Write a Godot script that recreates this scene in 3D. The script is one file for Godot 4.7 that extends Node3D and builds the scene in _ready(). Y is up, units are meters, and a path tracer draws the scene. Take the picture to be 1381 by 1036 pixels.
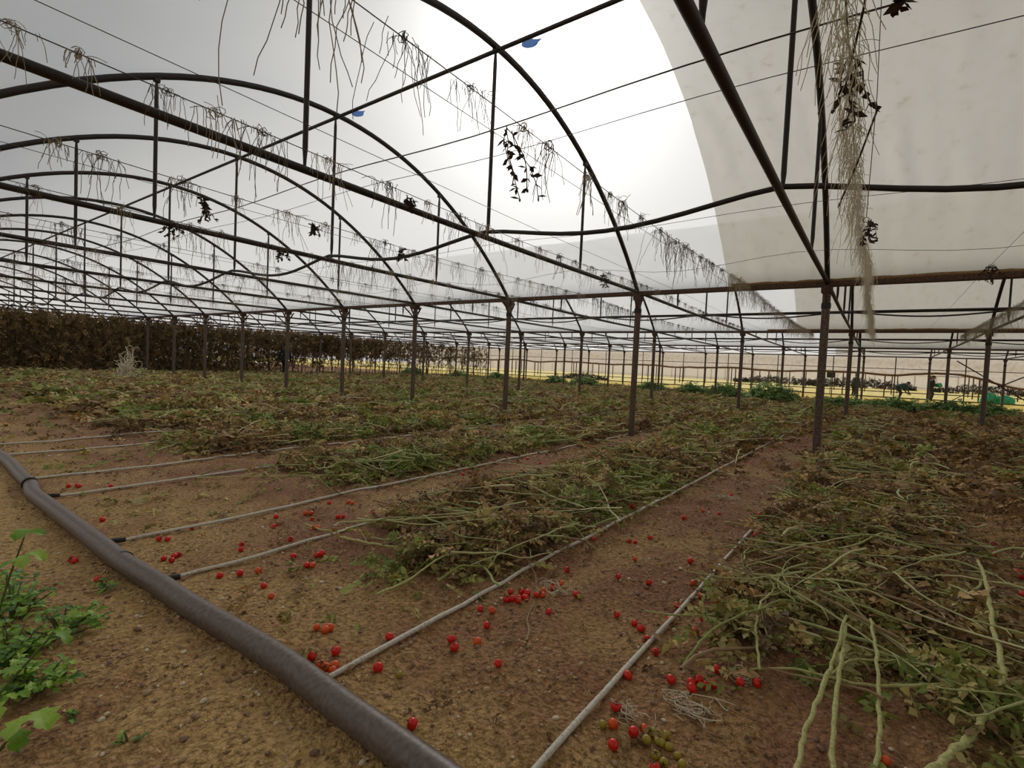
extends Node3D
# A multi-span film greenhouse after the tomato harvest. Gutters run along x, the roof arches span along z; metres, y up.

const S := 2.6843      # post spacing along a gutter
const W := 8.0667      # width of one span
const H := 2.35        # gutter height
const HC := 2.405      # height of the trusses' bottom chord
const RISE := 1.95     # rise of the arches above the gutter
const SEAM := 12.15    # where the clean roof film ends and the stained film begins
const EYE := Vector3(14.043, 1.1, 8.052)
const WALL_Z := -24.2
const TOMATOES := [[12.567, 6.754, 0], [12.983, 7.019, 0], [12.755, 6.603, 0], [12.806, 6.641, 0], [12.998, 6.617, 0], [12.79, 6.424, 0], [12.928, 6.161, 0], [12.684, 6.903, 0], [12.572, 7.077, 0], [12.731, 6.21, 0], [12.774, 6.175, 0], [12.781, 6.121, 0], [12.755, 6.144, 0], [12.686, 6.342, 0], [12.94, 5.935, 0], [13.168, 5.972, 0], [13.255, 5.982, 0], [13.297, 6.011, 0], [13.354, 6.091, 0], [13.414, 6.163, 0], [13.391, 6.373, 0], [13.427, 6.553, 0], [13.489, 6.71, 0], [13.611, 6.702, 0], [13.514, 6.623, 0], [13.491, 5.793, 0], [13.494, 5.926, 0], [13.348, 5.704, 0], [13.497, 5.591, 0], [13.525, 6.317, 0], [13.584, 6.278, 0], [13.599, 6.244, 0], [13.628, 6.258, 0], [13.641, 6.225, 0], [13.631, 6.133, 0], [13.72, 6.174, 0], [13.77, 6.143, 0], [13.595, 6.31, 0], [13.411, 5.537, 0], [13.448, 5.504, 0], [13.494, 5.495, 0], [14.523, 4.55, 0], [14.722, 4.374, 0], [13.235, 5.112, 0], [13.431, 5.295, 0], [13.527, 5.233, 0], [13.568, 5.229, 0], [13.611, 5.214, 0], [13.446, 4.369, 0], [13.679, 4.497, 0], [13.444, 3.453, 0], [13.363, 3.758, 0], [13.047, 3.233, 0], [13.109, 3.942, 0], [12.932, 4.235, 0], [13.513, 5.571, 0], [14.784, 3.886, 0], [11.61, 6.451, 0], [11.138, 5.989, 0], [11.257, 5.786, 0], [10.812, 5.838, 0], [10.572, 4.66, 0], [10.623, 4.651, 0], [10.811, 4.247, 0], [10.789, 4.322, 0], [11.284, 5.085, 0], [11.441, 5.288, 0], [12.904, 4.864, 0], [12.83, 5.029, 0], [12.855, 4.995, 0], [13.011, 5.606, 0], [13.153, 5.545, 0], [12.769, 5.718, 0], [12.803, 6.066, 0], [12.726, 6.084, 0], [12.692, 6.124, 0], [12.77, 6.123, 0], [12.769, 6.174, 0], [12.744, 6.186, 0], [12.76, 6.084, 0], [12.643, 5.168, 0], [12.551, 4.316, 0], [10.166, 7.017, 0], [10.78, 7.135, 0], [10.633, 7.07, 0], [10.774, 7.302, 0], [10.813, 7.3, 0], [11.151, 7.292, 0], [11.074, 6.998, 0], [11.083, 6.953, 0], [11.078, 6.929, 0], [11.13, 6.981, 0], [10.668, 6.704, 0], [10.79, 6.922, 0], [10.809, 6.887, 0], [10.826, 6.252, 0], [10.984, 6.324, 0], [11.017, 6.374, 0], [11.177, 6.648, 0], [11.253, 6.689, 0], [11.535, 6.828, 0], [11.74, 6.816, 0], [11.528, 6.542, 0], [11.697, 6.566, 0], [11.628, 6.433, 0], [11.166, 5.97, 0], [11.319, 6.438, 0], [11.515, 6.914, 0], [12.454, 7.014, 0], [12.498, 6.945, 0], [9.001, 6.921, 0], [9.027, 6.873, 0], [9.062, 6.87, 0], [9.255, 6.724, 0], [12.521, 7.021, 1], [12.545, 7.018, 1], [12.562, 6.995, 1], [12.582, 7.017, 1], [12.826, 6.05, 1], [12.739, 6.327, 1], [12.841, 6.547, 1], [12.296, 6.894, 1], [12.323, 6.864, 1], [13.533, 6.588, 1], [13.454, 6.633, 1], [13.361, 5.838, 1], [14.123, 6.289, 1], [13.334, 5.394, 1], [11.717, 6.546, 1], [10.928, 5.721, 1], [10.941, 6.064, 1], [11.231, 6.229, 1], [12.98, 5.311, 1], [12.829, 5.96, 1], [12.837, 5.898, 1], [12.806, 6.012, 1], [11.586, 6.763, 1], [11.037, 6.119, 1], [11.243, 6.206, 1], [12.333, 6.879, 1], [12.329, 6.856, 1], [11.882, 6.856, 1], [10.876, 5.716, 1], [10.92, 6.096, 1], [12.762, 6.873, 2], [12.964, 5.941, 2], [13.562, 6.587, 2], [13.558, 6.63, 2], [13.584, 6.608, 2], [13.594, 6.604, 2], [13.428, 6.652, 2], [13.598, 6.659, 2], [13.594, 6.562, 2], [13.589, 6.578, 2], [13.645, 6.617, 2], [13.625, 6.671, 2], [13.667, 6.647, 2], [13.704, 6.071, 2], [12.117, 6.929, 2], [13.577, 6.583, 2], [13.615, 6.601, 2]]
const ORD := ["zeroth", "first", "second", "third", "fourth", "fifth", "sixth", "seventh", "eighth", "ninth", "tenth", "eleventh", "twelfth", "thirteenth", "fourteenth", "fifteenth", "sixteenth", "seventeenth", "eighteenth", "nineteenth", "twentieth"]

var M := {}
var used := {}
var rng := RandomNumberGenerator.new()
var n_big := FastNoiseLite.new()
var n_mid := FastNoiseLite.new()
var n_fine := FastNoiseLite.new()
var n_patch := FastNoiseLite.new()
var leaf_protos := []
var bit_protos := []
var stem_protos := []

# ---------------------------------------------------------------- mesh building
class MB:
	var v := PackedVector3Array()
	var n := PackedVector3Array()
	var c := PackedColorArray()
	var ix := PackedInt32Array()
	var col := Color.WHITE
	func vert(p: Vector3, nn: Vector3) -> int:
		v.append(p); n.append(nn); c.append(col)
		return v.size() - 1
	func tri(a: int, b: int, d: int) -> void:
		ix.append(a); ix.append(b); ix.append(d)
	func quad(a: int, b: int, d: int, e: int) -> void:
		tri(a, b, d); tri(a, d, e)
	func flat(p0: Vector3, p1: Vector3, p2: Vector3, p3: Vector3) -> void:
		var nn := (p2 - p0).cross(p1 - p0).normalized()
		quad(vert(p0, nn), vert(p1, nn), vert(p2, nn), vert(p3, nn))
	# A swept round tube. r: one radius or one per point.
	func tube(pts: Array, r, sides := 6, caps := true, squash := 1.0) -> void:
		var k := pts.size()
		var side := Vector3.ZERO
		var rows := []
		for i in k:
			var a: Vector3 = pts[maxi(i - 1, 0)]
			var b: Vector3 = pts[mini(i + 1, k - 1)]
			var t := (b - a).normalized()
			if side == Vector3.ZERO:
				side = t.cross(Vector3.UP if absf(t.y) < 0.9 else Vector3.RIGHT).normalized()
			else:
				side = (side - t * side.dot(t)).normalized()
			var up := side.cross(t).normalized()
			var rad: float = r if r is float else r[i]
			var row := []
			for j in sides:
				var w := TAU * j / sides
				var d := side * cos(w) + up * sin(w) * squash
				row.append(vert(pts[i] + d * rad, d.normalized()))
			rows.append(row)
		for i in k - 1:
			for j in sides:
				var j2 := (j + 1) % sides
				quad(rows[i][j], rows[i][j2], rows[i + 1][j2], rows[i + 1][j])
		if caps:
			for e in [0, k - 1]:
				var t2: Vector3 = (pts[0] - pts[1]).normalized() if e == 0 else (pts[k - 1] - pts[k - 2]).normalized()
				var mid := vert(pts[e], t2)
				var ring := []
				for j in sides:
					ring.append(vert(v[rows[e][j]], t2))
				for j in sides:
					if e == 0: tri(mid, ring[(j + 1) % sides], ring[j])
					else: tri(mid, ring[j], ring[(j + 1) % sides])
	func box(at: Vector3, size: Vector3, b := Basis.IDENTITY) -> void:
		var h := size / 2.0
		for f in [[Vector3.RIGHT, Vector3.UP, Vector3.BACK], [Vector3.UP, Vector3.BACK, Vector3.RIGHT], [Vector3.BACK, Vector3.RIGHT, Vector3.UP]]:
			for s: float in [-1.0, 1.0]:
				var o: Vector3 = f[0] * s * h
				var e1: Vector3 = f[1] * h * s
				var e2: Vector3 = f[2] * h
				flat(at + b * (o - e1 - e2), at + b * (o - e1 + e2), at + b * (o + e1 + e2), at + b * (o + e1 - e2))
	# A grid of points (rows of equal length), smooth normals.
	func grid(rows: Array) -> void:
		var R := rows.size()
		var C: int = rows[0].size()
		var base := v.size()
		for i in R:
			for j in C:
				var du: Vector3 = rows[mini(i + 1, R - 1)][j] - rows[maxi(i - 1, 0)][j]
				var dv: Vector3 = rows[i][mini(j + 1, C - 1)] - rows[i][maxi(j - 1, 0)]
				vert(rows[i][j], dv.cross(du).normalized())
		for i in R - 1:
			for j in C - 1:
				var a := base + i * C + j
				quad(a, a + C, a + C + 1, a + 1)
	func lathe(profile: Array, sides: int) -> void:
		var rows := []
		for j in sides + 1:
			var w := TAU * j / sides
			var row := []
			for p: Vector2 in profile:
				row.append(Vector3(cos(w) * p.x, p.y, sin(w) * p.x))
			rows.append(row)
		grid(rows)
	func mesh() -> ArrayMesh:
		var a := []
		a.resize(Mesh.ARRAY_MAX)
		a[Mesh.ARRAY_VERTEX] = v; a[Mesh.ARRAY_NORMAL] = n; a[Mesh.ARRAY_COLOR] = c; a[Mesh.ARRAY_INDEX] = ix
		var m := ArrayMesh.new()
		m.add_surface_from_arrays(Mesh.PRIMITIVE_TRIANGLES, a)
		return m

# ---------------------------------------------------------------- naming and placing
func numbered(called: String) -> String:
	if not used.has(called):
		used[called] = 0
		return called
	used[called] += 1
	return "%s_%03d" % [called, used[called]]

func tag(o: Node3D, label: String, category: String, group := "", kind := "") -> void:
	if label: o.set_meta("label", label)
	if category: o.set_meta("category", category)
	if group: o.set_meta("group", group)
	if kind: o.set_meta("kind", kind)

func thing(called: String, label: String, category: String, group := "", kind := "", at := Vector3.ZERO) -> Node3D:
	var o := Node3D.new()
	o.name = numbered(called)
	add_child(o)
	o.position = at
	tag(o, label, category, group, kind)
	return o

func single(called: String, mesh: Mesh, mat: Material, label: String, category: String, group := "", kind := "", at := Vector3.ZERO) -> MeshInstance3D:
	var o := MeshInstance3D.new()
	o.name = numbered(called)
	o.mesh = mesh
	o.material_override = mat
	add_child(o)
	o.position = at
	tag(o, label, category, group, kind)
	return o

func part(parent: Node3D, called: String, mesh: Mesh, mat: Material, at := Vector3.ZERO, b := Basis.IDENTITY) -> MeshInstance3D:
	var o := MeshInstance3D.new()
	o.name = called
	o.mesh = mesh
	o.material_override = mat
	parent.add_child(o, true)
	o.transform = Transform3D(b, at)
	return o

func many(parent: Node3D, called: String, mesh: Mesh, mat: Material, buf: PackedFloat32Array) -> MultiMeshInstance3D:
	var mm := MultiMesh.new()
	mm.transform_format = MultiMesh.TRANSFORM_3D
	mm.use_colors = true
	mm.mesh = mesh
	mm.instance_count = buf.size() / 16
	mm.buffer = buf
	var o := MultiMeshInstance3D.new()
	o.name = called
	o.multimesh = mm
	o.material_override = mat
	parent.add_child(o, true)
	o.set_meta("kind", "stuff")
	return o

func put(buf: PackedFloat32Array, b: Basis, p: Vector3, c: Color) -> void:
	buf.append_array(PackedFloat32Array([b.x.x, b.y.x, b.z.x, p.x, b.x.y, b.y.y, b.z.y, p.y, b.x.z, b.y.z, b.z.z, p.z, c.r, c.g, c.b, 1.0]))

func ord_word(k: int) -> String:
	if k <= 20: return ORD[k]
	var s: String = {1: "st", 2: "nd", 3: "rd"}.get(k % 10, "th")
	return str(k) + s

# ---------------------------------------------------------------- materials
func mat(called: String, col: Color, rough := 0.8, metal := 0.0) -> StandardMaterial3D:
	var m := StandardMaterial3D.new()
	m.resource_name = called
	m.albedo_color = col
	m.roughness = rough
	m.metallic = metal
	M[called] = m
	return m

func noise_tex(seed_: int, freq: float, stops: Array, size := 512, octaves := 5, kind := FastNoiseLite.TYPE_SIMPLEX_SMOOTH, gain := 0.5) -> NoiseTexture2D:
	var nz := FastNoiseLite.new()
	nz.seed = seed_; nz.frequency = freq; nz.fractal_octaves = octaves; nz.noise_type = kind; nz.fractal_gain = gain
	var t := NoiseTexture2D.new()
	t.width = size; t.height = size; t.seamless = true; t.noise = nz
	var g := Gradient.new()
	var offs := PackedFloat32Array(); var cols := PackedColorArray()
	for s in stops:
		offs.append(s[0]); cols.append(s[1])
	g.offsets = offs; g.colors = cols
	t.color_ramp = g
	return t

func bump_tex(seed_: int, freq: float, strength: float, size := 512, octaves := 5, kind := FastNoiseLite.TYPE_SIMPLEX_SMOOTH) -> NoiseTexture2D:
	var nz := FastNoiseLite.new()
	nz.seed = seed_; nz.frequency = freq; nz.fractal_octaves = octaves; nz.noise_type = kind
	var t := NoiseTexture2D.new()
	t.width = size; t.height = size; t.seamless = true; t.as_normal_map = true; t.bump_strength = strength; t.noise = nz
	return t

func tri_map(m: StandardMaterial3D, scale_: float) -> void:
	m.uv1_triplanar = true
	m.uv1_world_triplanar = true
	m.uv1_scale = Vector3.ONE * scale_

func make_materials() -> void:
	var m: StandardMaterial3D
	m = mat("soil", Color.WHITE, 0.95)
	m.vertex_color_use_as_albedo = true
	m.albedo_texture = noise_tex(3, 0.03, [[0.0, Color(0.38, 0.32, 0.27)], [0.3, Color(0.58, 0.52, 0.45)], [0.45, Color(0.80, 0.77, 0.72)], [0.58, Color(0.90, 0.88, 0.84)], [0.72, Color(1, 1, 1)], [1.0, Color(1, 1, 1)]], 1024, 6, FastNoiseLite.TYPE_SIMPLEX_SMOOTH, 0.85)
	m.normal_enabled = true
	m.normal_texture = bump_tex(5, 0.04, 14.0, 1024, 7)
	m.normal_scale = 1.0
	tri_map(m, 0.9)
	m = mat("field", Color(0.86, 0.78, 0.44), 0.95)
	m.albedo_texture = noise_tex(8, 0.02, [[0.0, Color(0.75, 0.72, 0.6)], [0.5, Color(0.93, 0.92, 0.88)], [1.0, Color(1, 1, 1)]])
	tri_map(m, 0.12)
	# steel
	m = mat("dark_steel", Color(0.21, 0.175, 0.155), 0.55, 0.2)
	m.albedo_texture = noise_tex(11, 0.03, [[0.0, Color(0.75, 0.6, 0.5)], [0.5, Color(0.9, 0.87, 0.84)], [1.0, Color(1, 1, 1)]])
	tri_map(m, 3.0)
	m = mat("post_steel", Color(0.43, 0.375, 0.33), 0.6, 0.15)
	m.albedo_texture = noise_tex(12, 0.02, [[0.0, Color(0.6, 0.45, 0.35)], [0.45, Color(0.85, 0.8, 0.75)], [1.0, Color(1, 1, 1)]])
	tri_map(m, 2.0)
	m = mat("rusty_steel", Color(0.40, 0.315, 0.255), 0.75, 0.1)
	m.albedo_texture = noise_tex(13, 0.03, [[0.0, Color(0.55, 0.4, 0.3)], [0.5, Color(0.85, 0.8, 0.74)], [1.0, Color(1, 1, 1)]])
	tri_map(m, 2.0)
	mat("wire_steel", Color(0.30, 0.28, 0.26), 0.5, 0.3)
	mat("hose_black", Color(0.16, 0.13, 0.125), 0.5)
	# films
	m = mat("film_clean", Color(0.93, 0.945, 0.945, 0.8), 0.75)
	m.transparency = BaseMaterial3D.TRANSPARENCY_ALPHA
	m.backlight_enabled = true; m.backlight = Color(1, 1, 1)
	m.cull_mode = BaseMaterial3D.CULL_DISABLED
	m = mat("film_stained", Color(0.80, 0.785, 0.745, 0.93), 0.8)
	m.transparency = BaseMaterial3D.TRANSPARENCY_ALPHA
	m.backlight_enabled = true; m.backlight = Color(1, 1, 1)
	m.cull_mode = BaseMaterial3D.CULL_DISABLED
	m.albedo_texture = noise_tex(21, 0.012, [[0.0, Color(0.84, 0.80, 0.72)], [0.2, Color(0.965, 0.955, 0.94)], [0.4, Color(0.99, 0.985, 0.98)], [1.0, Color(1, 1, 1)]], 1024, 7)
	tri_map(m, 0.37)
	m = mat("curtain_film", Color(0.86, 0.835, 0.81, 0.96), 0.8)
	m.transparency = BaseMaterial3D.TRANSPARENCY_ALPHA
	m.backlight_enabled = true; m.backlight = Color(1, 1, 1)
	m.cull_mode = BaseMaterial3D.CULL_DISABLED
	m.albedo_texture = noise_tex(22, 0.02, [[0.0, Color(0.88, 0.83, 0.77)], [0.4, Color(0.96, 0.945, 0.92)], [1.0, Color(1, 1, 1)]], 512, 5)
	tri_map(m, 0.4)
	m = mat("tape_blue", Color(0.34, 0.47, 0.66), 0.6)
	m.backlight_enabled = true; m.backlight = Color(0.45, 0.62, 0.9)
	m.cull_mode = BaseMaterial3D.CULL_DISABLED
	m = mat("skirt_film", Color(0.80, 0.73, 0.42, 0.85), 0.8)
	m.transparency = BaseMaterial3D.TRANSPARENCY_ALPHA
	m.backlight_enabled = true; m.backlight = Color(0.84, 0.77, 0.48)
	m.cull_mode = BaseMaterial3D.CULL_DISABLED
	m = mat("film_roll", Color(0.62, 0.50, 0.36), 0.8)
	m.albedo_texture = noise_tex(23, 0.04, [[0.0, Color(0.6, 0.5, 0.4)], [0.5, Color(0.9, 0.87, 0.8)], [1.0, Color(1, 1, 1)]])
	tri_map(m, 2.0)
	# pipes on the ground
	m = mat("pipe_grey", Color(0.43, 0.38, 0.345), 0.42)
	m.albedo_texture = noise_tex(31, 0.03, [[0.0, Color(0.68, 0.6, 0.52)], [0.5, Color(0.9, 0.88, 0.86)], [0.8, Color(1, 1, 1)], [1.0, Color(1, 0.98, 0.95)]], 512, 6)
	tri_map(m, 2.5)
	m = mat("drip_grey", Color(0.86, 0.85, 0.81), 0.6)
	m.albedo_texture = noise_tex(32, 0.04, [[0.0, Color(0.6, 0.52, 0.44)], [0.35, Color(0.92, 0.9, 0.87)], [1.0, Color(1, 1, 1)]])
	tri_map(m, 3.0)
	mat("fitting_dark", Color(0.14, 0.12, 0.11), 0.6)
	mat("fitting_pink", Color(0.62, 0.36, 0.34), 0.6)
	# plants
	m = mat("leaf", Color.WHITE, 0.75)
	m.vertex_color_use_as_albedo = true
	m.backlight_enabled = true; m.backlight = Color(0.5, 0.5, 0.35)
	m.cull_mode = BaseMaterial3D.CULL_DISABLED
	m = mat("weed_leaf", Color(0.50, 0.66, 0.22), 0.5)
	m.backlight_enabled = true; m.backlight = Color(0.7, 0.7, 0.4)
	m.cull_mode = BaseMaterial3D.CULL_DISABLED
	m.albedo_texture = noise_tex(41, 0.03, [[0.0, Color(0.72, 0.8, 0.6)], [0.5, Color(0.9, 0.92, 0.8)], [1.0, Color(1, 1, 0.85)]])
	tri_map(m, 6.0)
	m = mat("stem", Color.WHITE, 0.7)
	m.vertex_color_use_as_albedo = true
	m = mat("stem_pale", Color(0.80, 0.78, 0.56), 0.65)
	m.albedo_texture = noise_tex(42, 0.03, [[0.0, Color(0.6, 0.5, 0.4)], [0.45, Color(0.85, 0.87, 0.75)], [1.0, Color(1, 1, 0.95)]])
	tri_map(m, 5.0)
	m = mat("stem_green", Color(0.61, 0.64, 0.36), 0.65)
	m.albedo_texture = M["stem_pale"].albedo_texture
	tri_map(m, 5.0)
	mat("stem_dark", Color(0.25, 0.20, 0.12), 0.8)
	mat("stem_weed", Color(0.32, 0.35, 0.16), 0.7)
	mat("twine", Color(0.62, 0.56, 0.45), 0.9)
	mat("twine_dark", Color(0.40, 0.35, 0.28), 0.9)
	mat("twine_pale", Color(0.84, 0.79, 0.68), 0.9)
	mat("withered", Color(0.25, 0.17, 0.11), 0.85)
	mat("tomato_red", Color(0.84, 0.12, 0.075), 0.28)
	mat("tomato_orange", Color(0.86, 0.33, 0.09), 0.3)
	mat("tomato_green", Color(0.62, 0.55, 0.16), 0.3)
	mat("calyx", Color(0.25, 0.24, 0.10), 0.8)
	m = mat("body", Color.WHITE, 0.85)
	m.vertex_color_use_as_albedo = true
	mat("hair", Color(0.06, 0.05, 0.045), 0.8)
	mat("tarp_green", Color(0.08, 0.58, 0.38), 0.4)
	mat("crate_dark", Color(0.11, 0.09, 0.085), 0.7)

# ---------------------------------------------------------------- shared shapes
func arch_y(z: float) -> float:     # z from 0 to W across one span
	var t := (z - W / 2) / (W / 2)
	return H + RISE * pow(maxf(1.0 - t * t, 0.0), 0.97)

func windrow(x: float) -> float:    # 1 on the heaped strips between the drip line pairs, 0 on the aisles
	var d := absf(fposmod(x - 12.02 + 1.0, 2.0) - 1.0)
	return 1.0 - smoothstep(0.46, 0.68, d)

func ground_y(x: float, z: float) -> float:
	var y := 0.022 * n_big.get_noise_2d(x, z) + 0.018 * n_mid.get_noise_2d(x, z) + 0.010 * n_fine.get_noise_2d(x, z)
	if z < 6.6: y += 0.03 * windrow(x) * smoothstep(0.0, 0.8, 6.6 - z)
	return y

func wavy(rg: RandomNumberGenerator, length: float, amp: float, segs: int) -> Array:
	var pts := []
	var p := Vector3.ZERO
	var d := Vector3(1, 0, 0)
	for i in segs + 1:
		pts.append(p)
		d = (d + Vector3(0, rg.randf_range(-amp, amp) * 0.6, rg.randf_range(-amp, amp))).normalized()
		d.y *= 0.8
		p += d * length / segs
	return pts

func crumpled_leaf(rg: RandomNumberGenerator, curl: float) -> ArrayMesh:
	# a leaf of unit length, folded along its midrib, lobed and curled
	var mb := MB.new()
	var rows := []
	var k := 5
	var a := 0.0
	var p := Vector3.ZERO
	for i in k + 1:
		var t := float(i) / k
		var w := 0.30 * sin(PI * pow(t, 0.75)) * (1.0 + 0.45 * (1 if i % 2 == 0 else -1)) + 0.02
		var up := Vector3(-sin(a), cos(a), 0)
		var f := rg.randf_range(0.1, 0.9) * curl
		rows.append([p + Vector3(0, 0, w) + up * w * f, p, p + Vector3(0, 0, -w) + up * w * rg.randf_range(0.1, 0.9) * curl])
		a += rg.randf_range(-0.9, 0.7) * curl
		p += Vector3(cos(a), sin(a), 0) / k
	mb.grid(rows)
	return mb.mesh()

func compound_leaf(rg: RandomNumberGenerator, curl: float) -> ArrayMesh:
	# a tomato leaf of unit length: a bent rachis with pairs of crumpled leaflets
	var mb := MB.new()
	var pts := []
	var a := rg.randf_range(-0.2, 0.4)
	var yaw := 0.0
	var p := Vector3.ZERO
	for i in 5:
		pts.append(p)
		a -= rg.randf_range(-0.1, 0.5) * curl
		yaw += rg.randf_range(-0.5, 0.5) * curl
		p += Vector3(cos(a) * cos(yaw), sin(a), cos(a) * sin(yaw)) * 0.24
	mb.tube(pts, [0.022, 0.018, 0.015, 0.012, 0.008], 3, false)
	for i in range(1, 5):
		for side: float in ([-1.0, 1.0] if i < 4 else [0.0]):
			var q: Vector3 = pts[i]
			var f := (pts[i] - pts[i - 1] as Vector3).normalized()
			var l := Vector3(-f.z, 0, f.x) * side
			var d := (f * (0.5 if side != 0.0 else 1.0) + l + Vector3(0, rg.randf_range(-0.8, 0.5) * curl, 0)).normalized()
			var e := d.cross(Vector3.UP + Vector3(rg.randf_range(-1, 1), 0, rg.randf_range(-1, 1)) * curl).normalized()
			var nn := e.cross(d)
			var ln := rg.randf_range(0.24, 0.4)
			var wd := ln * rg.randf_range(0.28, 0.5) * (1.1 - 0.4 * curl)
			var b1 := rg.randf_range(-0.3, 0.15) * curl * ln
			var b2 := rg.randf_range(-0.6, 0.1) * curl * ln
			var fold := rg.randf_range(0.0, 0.8) * curl * wd
			mb.grid([[q - e * 0.01, q, q + e * 0.01], [q + d * ln * 0.4 - e * wd + nn * (b1 + fold), q + d * ln * 0.45 + nn * b1, q + d * ln * 0.4 + e * wd + nn * (b1 + fold)], [q + d * ln * 0.72 - e * wd * 0.6 + nn * (b2 * 0.6 + fold), q + d * ln * 0.75 + nn * b2 * 0.6, q + d * ln * 0.7 + e * wd * 0.65 + nn * (b2 * 0.6 + fold)], [q + d * ln * 0.98 - e * 0.01 + nn * b2, q + d * ln + nn * b2, q + d * ln * 0.98 + e * 0.01 + nn * b2]])
	return mb.mesh()

func make_protos() -> void:
	for i in 6: leaf_protos.append(compound_leaf(rng, 0.45 + 0.13 * i))
	for i in 3: bit_protos.append(crumpled_leaf(rng, 0.7 + 0.2 * i))
	for i in 8:
		var mb := MB.new()
		var pts := wavy(rng, 1.0, 0.34, 9)
		var r := []
		for j in pts.size(): r.append(lerpf(0.0085, 0.004, j / 9.0) * rng.randf_range(0.85, 1.15))
		mb.tube(pts, r, 5, false)
		for b in 2:
			var j := rng.randi_range(2, 7)
			var q: Vector3 = pts[j]
			var d := Vector3(rng.randf_range(0.2, 1), rng.randf_range(0.0, 0.5), rng.randf_range(-1, 1)).normalized()
			mb.tube([q, q + d * 0.07, q + d * 0.14 + Vector3(0, -0.02, 0)], [0.004, 0.003, 0.002], 4, false)
		stem_protos.append(mb.mesh())

# ---------------------------------------------------------------- the script
func _ready() -> void:
	rng.seed = 20240
	n_big.seed = 1; n_big.frequency = 0.55
	n_mid.seed = 2; n_mid.frequency = 2.6
	n_fine.seed = 3; n_fine.frequency = 9.0
	n_patch.seed = 4; n_patch.frequency = 0.35
	setup_view()
	make_materials()
	make_protos()
	build_ground()
	build_frame()
	build_films()
	build_side_wall()
	build_neighbour()
	build_hoses_and_wires()
	build_twine()
	build_pipes()
	build_windrows()
	build_stems()
	build_standing_crop()
	build_bushes()
	build_weeds()
	build_tomatoes()
	build_people()
	build_small_things()

func setup_view() -> void:
	var cam := Camera3D.new()
	cam.name = "camera"
	cam.fov = 74.816
	cam.near = 0.05
	cam.far = 600.0
	add_child(cam)
	cam.position = EYE
	cam.basis = Basis.from_euler(Vector3(deg_to_rad(-2.19), deg_to_rad(35.954), deg_to_rad(2.603)))
	cam.current = true
	var to_sun := Vector3(-0.465, 0.529, -0.71).normalized()
	var sun := DirectionalLight3D.new()
	sun.name = "sun"
	add_child(sun)
	sun.basis = Basis.looking_at(-to_sun)
	sun.light_color = Color(1.0, 0.975, 0.945)
	sun.light_energy = 0.58
	sun.light_angular_distance = 14.0
	sun.shadow_enabled = true
	var env := Environment.new()
	env.background_mode = Environment.BG_SKY
	var sky := Sky.new()
	var pm := PanoramaSkyMaterial.new()
	pm.panorama = ImageTexture.create_from_image(sky_image(to_sun))
	sky.sky_material = pm
	env.sky = sky
	env.tonemap_mode = Environment.TONE_MAPPER_LINEAR
	env.tonemap_exposure = 1.1
	env.sdfgi_enabled = true
	env.ssao_enabled = true
	env.ssil_enabled = true
	var we := WorldEnvironment.new()
	we.name = "environment"
	we.environment = env
	add_child(we)

func sky_image(to_sun: Vector3) -> Image:
	# a veiled sky: even pale cloud, soft cloud banks and the bright patch of the sun behind them
	var w := 768
	var h := 384
	var im := Image.create(w, h, false, Image.FORMAT_RGBF)
	var nz := FastNoiseLite.new()
	nz.seed = 77; nz.frequency = 1.6; nz.fractal_octaves = 4
	for y in h:
		var th := PI * (y + 0.5) / h
		for x in w:
			var ph := TAU * (x + 0.5) / w
			var d := Vector3(sin(ph) * sin(th), cos(th), -cos(ph) * sin(th))
			var cl := nz.get_noise_3d(d.x, d.y * 2.5, d.z) * 0.5 + 0.5
			var c := Color(0.30, 0.338, 0.37).lerp(Color(0.455, 0.46, 0.458), smoothstep(0.25, 0.75, cl))
			if d.y < 0.25:
				var low := 1.0 - smoothstep(0.0, 0.25, d.y)
				c = c.lerp(Color(0.58, 0.53, 0.475), 0.55 * low)
			var ang := acos(clampf(d.dot(to_sun), -1, 1))
			var g := 5.5 * exp(-pow(ang / 0.17, 2.0)) + 1.7 * exp(-pow(ang / 0.40, 2.0))
			var gap := acos(clampf(d.dot(Vector3(-0.473, 0.127, -0.872)), -1, 1))
			g += 3.0 * exp(-pow(gap / 0.035, 2.0)) + 0.5 * exp(-pow(gap / 0.1, 2.0))     # a gap between the low clouds
			c = Color(c.r + g, c.g + g * 0.985, c.b + g * 0.955)
			im.set_pixel(x, y, c)
	return im

# ---------------------------------------------------------------- ground
func lines(marks: Array) -> PackedFloat32Array:
	var out := PackedFloat32Array()
	for k in marks.size() - 1:
		var a: float = marks[k][0]
		var b: float = marks[k + 1][0]
		var n := maxi(1, roundi((b - a) / marks[k][1]))
		for i in n: out.append(a + (b - a) * i / n)
	out.append(marks[marks.size() - 1][0])
	return out

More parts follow.
